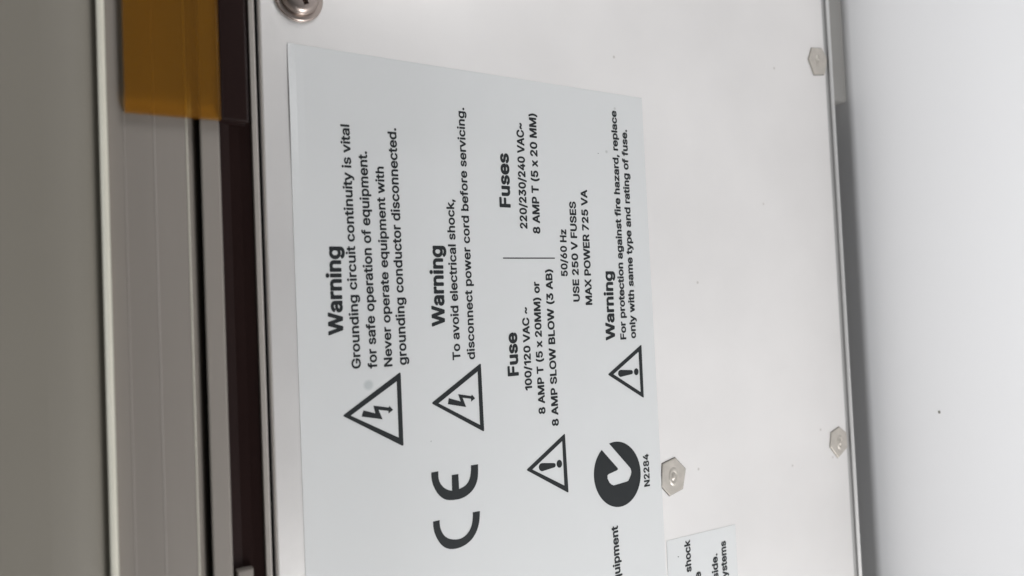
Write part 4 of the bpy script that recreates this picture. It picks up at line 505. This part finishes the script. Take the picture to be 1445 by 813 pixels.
LINES = [
 ("Warning", (484.8, 472.5), (480.8, 348), 21.5, 0.030),
 ("Grounding circuit continuity is vital", (509.5, 520), (493.0, 176.2), 13.0, 0.014),
 ("for safe operation of equipment.", (532.5, 519.5), (517.8, 213.7), 13.0, 0.014),
 ("Never operate equipment with", (554.0, 517), (541.5, 235.4), 12.0, 0.014),
 ("grounding conductor disconnected.", (574.5, 514.8), (559.0, 181), 12.6, 0.014),
 ("Warning", (628.2, 460.3), (624.8, 347), 18.8, 0.030),
 ("To avoid electrical shock,", (650, 507.8), (640.5, 281.4), 11.2, 0.013),
 ("disconnect power cord before servicing.", (670.6, 507), (655.0, 152.2), 10.8, 0.013),
 ("Fuses", (720.8, 293.2), (717.8, 216.8), 15.7, 0.024),
 ("220/230/240 VAC~", (744.4, 323), (738.8, 174), 10.5, 0.020),
 ("8 AMP T (5 x 20 MM)", (762.6, 330), (756.4, 160.8), 10.3, 0.020),
 ("Fuse", (732.3, 530), (729.6, 468.9), 15.7, 0.024),
 ("100/120 VAC ~", (751.1, 550.4), (746.0, 433.3), 9.9, 0.020),
 ("8 AMP T (5 x 20MM) or", (769.9, 583.8), (761.1, 397.5), 9.6, 0.020),
 ("8 AMP SLOW BLOW (3 AB)", (788.7, 600.6), (779.0, 380), 9.6, 0.020),
 ("50/60 Hz", (801.3, 390), (799.0, 323.9), 9.4, 0.018),
 ("USE 250 V FUSES", (818.4, 425.7), (812.4, 284.6), 9.3, 0.018),
 ("MAX POWER 725 VA", (836, 430.3), (828.4, 268), 9.4, 0.018),
 ("Warning", (868.2, 479.9), (864.6, 382.9), 13.2, 0.030),
 ("For protection against fire hazard, replace", (884.0, 478.9), (869.8, 156.6), 8.5, 0.019),
 ("only with same type and rating of fuse.", (897.6, 477.4), (884.6, 183.3), 8.5, 0.019),
 ("N2284", (917.3, 685.9), (915.2, 640.1), 8.2, 0.015),
 ("equipment", (877.0, 830), (871.9, 741.2), 9.6, 0.018),
]
for t, s, e, cap, bo in LINES: text_line(t, s, e, cap, film, bo)
for t, s, e, cap in [("shock", (976.0, 806.5), (973.8, 761.3), 8.6), ("l", (976.6, 815.5), (976.4, 813), 8.6),
                     ("e", (989.3, 816.0), (988.9, 805.8), 8.6), ("side.", (1014.0, 815.5), (1012.4, 780.6), 8.4), ("systems", (1027.2, 821), (1024.2, 762.6), 8.4)]:
    text_line(t, s, e, cap, film2, 0.016)

# triangles
def triangle(outer, inner, r=2.0):
    px_shape('warning_triangle', [rounded(outer, r)], [inner], film)
triangle([(483.2, 586.9), (565.4, 524.6), (569.6, 630.2)], [(495.0, 586.6), (559.8, 538.2), (562.8, 617.6)], 3.4)
px_shape('lightning_bolt', [z_(470, 510, 6.25, [(268, 432), (372, 458), (355, 390), (490, 407), (497, 392), (530, 428), (490, 460), (488, 437), (402, 428), (438, 512), (252, 487)])], [], film)
triangle([(608.4, 569.2), (678.6, 512.2), (683.4, 609.6)], [(619, 569.2), (674, 524.4), (677.4, 599.6)], 3.2)
px_shape('lightning_bolt', [z_(420, 450, 4.783, [(1020, 535), (1100, 557), (1083, 508), (1172, 521), (1176, 510), (1198, 537), (1170, 560), (1170, 540), (1114, 533), (1138, 596), (1014, 576)])], [], film)
triangle([(742.5, 663.4), (797.2, 611.4), (802.4, 695.8)], [(751.3, 662.6), (793.3, 622.6), (796.4, 685.2)], 2.6)
triangle([(857.5, 528.6), (905.2, 486), (908.6, 562)], [(865.8, 528.2), (901.0, 496.6), (904.0, 553.2)], 2.4)
def bang(c1, r1, c2, r2, c3, r3):
    ring = []
    for k in range(13):
        a = math.radians(90 + 180 * k / 12); ring.append((c1[0] + r1[0] * math.cos(a), c1[1] - r1[1] * math.sin(a)))
    for k in range(9):
        a = math.radians(-90 + 180 * k / 8); ring.append((c2[0] + r2[0] * math.cos(a), c2[1] - r2[1] * math.sin(a)))
    dot = [(c3[0] + r3[0] * math.cos(t), c3[1] + r3[1] * math.sin(t)) for t in [2 * math.pi * k / 24 for k in range(24)]]
    px_shape('exclamation_mark', [ring, dot], [], film)
q = lambda x, y: (680 + x / 4.783, 600 + y / 4.783)
bang(q(408, 284), (5.0, 5.8), q(486, 271), (2.6, 3.2), q(523, 261), (3.9, 5.6))
q = lambda x, y: (680 + x / 4.783, 440 + y / 4.783)
bang(q(938, 416), (3.9, 5.0), q(1008, 408), (2.4, 3.0), q(1042, 405), (3.3, 4.9))
# divider
px_shape('divider_line', [[(709.9, 363.5), (783, 363.6), (783, 365.2), (709.9, 365.1)]], [], film)
# conformity letters: two open rings, the second with a middle bar
def smooth_arc(pts):
    for _ in range(2):                                    # corner cutting, ends kept
        out = [pts[0]]
        for (xa, ya), (xb, yb) in zip(pts, pts[1:]):
            out += [(xa * .75 + xb * .25, ya * .75 + yb * .25), (xa * .25 + xb * .75, ya * .25 + yb * .75)]
        pts = out + [pts[-1]]
    return pts
o1 = smooth_arc([(100, 146), (102, 190), (112, 236), (132, 282), (162, 323), (197, 349), (232, 358), (290, 355), (341, 342), (386, 314), (421, 278), (443, 238), (456, 195), (459, 150), (459, 82)])
i1 = smooth_arc([(404, 91), (404, 140), (397, 185), (382, 222), (357, 250), (314, 272)])
i2 = smooth_arc([(260, 285), (234, 281), (203, 266), (179, 243), (162, 212), (155, 180), (155, 136)])
px_shape('conformity_letter', [z_(590, 640, 5.418, o1 + i1 + [(308, 157), (257, 165)] + i2)], [], film)
o1 = smooth_arc([(114, 521), (116, 566), (127, 613), (149, 661), (179, 702), (214, 726), (262, 733), (315, 723), (366, 698), (411, 659), (441, 612), (461, 560), (471, 505), (473, 440)])
i1 = smooth_arc([(418, 450), (418, 500), (411, 546), (396, 586), (370, 622), (335, 648), (300, 658), (255, 657), (219, 645), (191, 617), (173, 580), (166, 545), (165, 509)])
px_shape('conformity_letter', [z_(590, 640, 5.418, o1 + i1)], [], film)
# round mark with a cut-in tick
ring = []
cxm, cym, rxm, rym = 914, 332, 158, 221
a0 = math.atan2((130 - cym) / rym, (860 - cxm) / rxm); a1 = math.atan2((172 - cym) / rym, (812 - cxm) / rxm)
if a1 < a0: a1 += 2 * math.pi
for k in range(90):
    a = a0 + (a1 - a0) * k / 89; ring.append((cxm + rxm * math.cos(a), cym + rym * math.sin(a)))
ring += [(917, 290), (919, 297), (912, 305), (856, 331), (848, 340), (849, 362), (862, 388), (876, 401), (890, 407), (975, 382), (988, 376), (996, 360), (1006, 335), (1009, 315), (1006, 300), (1000, 288)]
px_shape('round_mark', [z_(680, 600, 4.783, ring)], [], film)
def dot_at(x, y, r, parent):
    px_shape('ink_dot', [[(x + r * math.cos(t), y + r * math.sin(t)) for t in [2 * math.pi * k / 10 for k in range(10)]]], [], parent)
dot_at(957.3, 785.8, 0.8, film2); dot_at(844.2, 216.6, 0.6, film); dot_at(608.3, 622.8, 0.6, film)

# ------------------------------------------------------------------ fasteners
def hexagon(name, verts, centre, stud, parent=inst, label=None):
    pts = [P(*v) for v in verts]
    mid = sum(pts, Vector()) / 6
    o = link(name, slab(pts, -0.00055, 0.0012, 0.0002), M['nut'], parent)
    link('contact_shade', slab([mid + (p - mid) * 1.045 for p in pts], -0.00006, 0.001), M['nutshade'], o)  # dark hexagon painted in as contact shade, not a separate part
    if label: o['label'] = label
    c = P(*centre); rx = (P(centre[0] + stud[0], centre[1]) - c).length; rz = (P(centre[0], centre[1] + stud[1]) - c).length
    bm = bmesh.new(); rings = []
    for rr, yy in [(1.5, -0.00054), (1.25, -0.0008), (1.05, -0.0009), (0.8, -0.0006), (0.62, -0.00056), (0.5, -0.0009), (0.0, -0.00095)]:
        if rr == 0: rings.append([bm.verts.new((c.x, yy, c.z))]); continue
        rings.append([bm.verts.new((c.x + rz * rr * math.cos(t), yy, c.z + rx * rr * math.sin(t))) for t in [2 * math.pi * k / 28 for k in range(28)]])
    for a, b in zip(rings, rings[1:]):
        for k in range(28):
            if len(b) == 1: bm.faces.new((a[k], a[(k + 1) % 28], b[0]))
            else: bm.faces.new((a[k], a[(k + 1) % 28], b[(k + 1) % 28], b[k]))
    link('stud', bm, M['nut'], o, smooth=True)
    return o
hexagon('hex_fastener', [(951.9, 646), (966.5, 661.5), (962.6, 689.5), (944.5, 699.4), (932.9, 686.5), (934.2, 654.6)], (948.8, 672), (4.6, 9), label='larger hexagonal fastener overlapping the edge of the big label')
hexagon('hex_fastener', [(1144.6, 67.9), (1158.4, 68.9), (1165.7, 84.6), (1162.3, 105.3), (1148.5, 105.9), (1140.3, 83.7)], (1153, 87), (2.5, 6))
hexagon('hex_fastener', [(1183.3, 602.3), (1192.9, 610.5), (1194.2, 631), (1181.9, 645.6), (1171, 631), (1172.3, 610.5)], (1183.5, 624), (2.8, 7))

def screw(px, py):
    c = P(px, py)
    def lathe(prof, n=72):
        bm = bmesh.new(); rings = []
        for r, h in prof:
            if r == 0: rings.append([bm.verts.new((c.x, -h, c.z))]); continue
            rings.append([bm.verts.new((c.x + r * math.cos(2 * math.pi * k / n), -h, c.z + r * math.sin(2 * math.pi * k / n))) for k in range(n)])
        for a, b in zip(rings, rings[1:]):
            for k in range(n):
                if len(b) == 1: bm.faces.new((a[k], a[(k + 1) % n], b[0]))
                elif len(a) == 1: bm.faces.new((a[0], b[(k + 1) % n], b[k]))
                else: bm.faces.new((a[k], a[(k + 1) % n], b[(k + 1) % n], b[k]))
        return bm
    mm = 0.0009
    head = lathe([(0, -1 * mm), (4.2 * mm, -1 * mm), (4.2 * mm, 1.0 * mm), (4.85 * mm, 1.0 * mm), (5.0 * mm, 1.25 * mm), (4.98 * mm, 1.7 * mm), (4.75 * mm, 2.2 * mm), (4.3 * mm, 2.75 * mm), (3.8 * mm, 3.05 * mm), (3.1 * mm, 3.2 * mm), (1.5 * mm, 3.3 * mm), (0, 3.32 * mm)])
    s = link('screw', head, M['screw'], inst, smooth=True)
    s['label'] = 'cross-head machine screw with washer, cut off by the frame'
    # cross recess cut out with a boolean, applied to the mesh
    bm = bmesh.new()
    for ang in (27, 117):
        a = math.radians(ang); d = Vector((math.cos(a), 0, math.sin(a))); w = Vector((-math.sin(a), 0, math.cos(a)))
        L, W = 3.5 * mm, 0.75 * mm
        top = [c + d * L + w * W, c + d * L - w * W, c - d * L - w * W, c - d * L + w * W]
        bot = [c + d * L * .45 + w * W * .6, c + d * L * .45 - w * W * .6, c - d * L * .45 - w * W * .6, c - d * L * .45 + w * W * .6]
        tv = [bm.verts.new((p.x, -4.2 * mm, p.z)) for p in top]; bv = [bm.verts.new((p.x, -0.9 * mm, p.z)) for p in bot]
        bm.faces.new(tv); bm.faces.new(bv[::-1])
        for k in range(4): bm.faces.new((tv[k], bv[k], bv[(k + 1) % 4], tv[(k + 1) % 4]))
    cut = link('cut', bm, M['dark'], None)
    md = s.modifiers.new('cut', 'BOOLEAN'); md.object = cut; md.operation = 'DIFFERENCE'; md.solver = 'EXACT'; md.use_self = True
    bpy.context.view_layer.update()
    me = bpy.data.meshes.new_from_object(s.evaluated_get(bpy.context.evaluated_depsgraph_get()))
    s.modifiers.clear(); s.data = me
    bpy.data.objects.remove(cut)
    for p in me.polygons: p.use_smooth = True
    me.set_sharp_from_angle(angle=math.radians(40))
    link('washer', lathe([(3.5 * mm, 0.05 * mm), (6.2 * mm, 0.05 * mm), (6.35 * mm, 0.25 * mm), (6.3 * mm, 0.75 * mm), (6.1 * mm, 0.95 * mm), (3.5 * mm, 0.95 * mm)]), M['screw'], s, smooth=False)
screw(421, -2.5)

# ------------------------------------------------------------------ amber plastic plate across the bezel
def plate(name, cor, y0, y1, m, bev, parent=None):
    pts = [P(*q, y0) for q in cor]
    return link(name, slab(pts, y0, y1, bev), m, parent)
YA = -0.0160
am = bpy.data.objects.new('amber_plate', None); COL.objects.link(am); am.empty_display_size = 0.01
am.location = P(262, 100, YA)
tag(am, 'translucent amber plastic plate with a dark end band, lying over the grey case rails', 'plastic plate')
top = 0.085
def band(name, l, r, y0, y1, m, bev):
    a = P(*l, y0); b = P(*r, y0)
    return link(name, slab([Vector((top, 0, a.z)), a, b, Vector((top, 0, b.z))], y0, y1, bev), m, am)
ap = band('amber_panel', (175.8, 156.5), (312.6, 168.0), YA, -0.0143, M['amber'], 0.0004)
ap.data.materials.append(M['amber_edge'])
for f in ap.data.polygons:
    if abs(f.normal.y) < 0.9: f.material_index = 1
band('dark_band', (313.0, 168.0), (351.0, 171.8), YA - 0.0001, -0.0143, M['slot'], 0.0004)
band('catch', (310, 171), (345.5, 176.5), -0.0140, -0.0126, M['slot'], 0.0004)
# pale clip in the slot where it leaves the frame
a = P(335, 806.5, -0.0075); b = P(358, 806.5, -0.0075)
pts = [Vector((a.x, 0, a.z)), Vector((a.x - 0.012, 0, a.z)), Vector((a.x - 0.012, 0, b.z)), Vector((a.x, 0, b.z))]
link('slot_clip', slab(pts, -0.0075, -0.005, 0.0004), M['bezel'], inst)
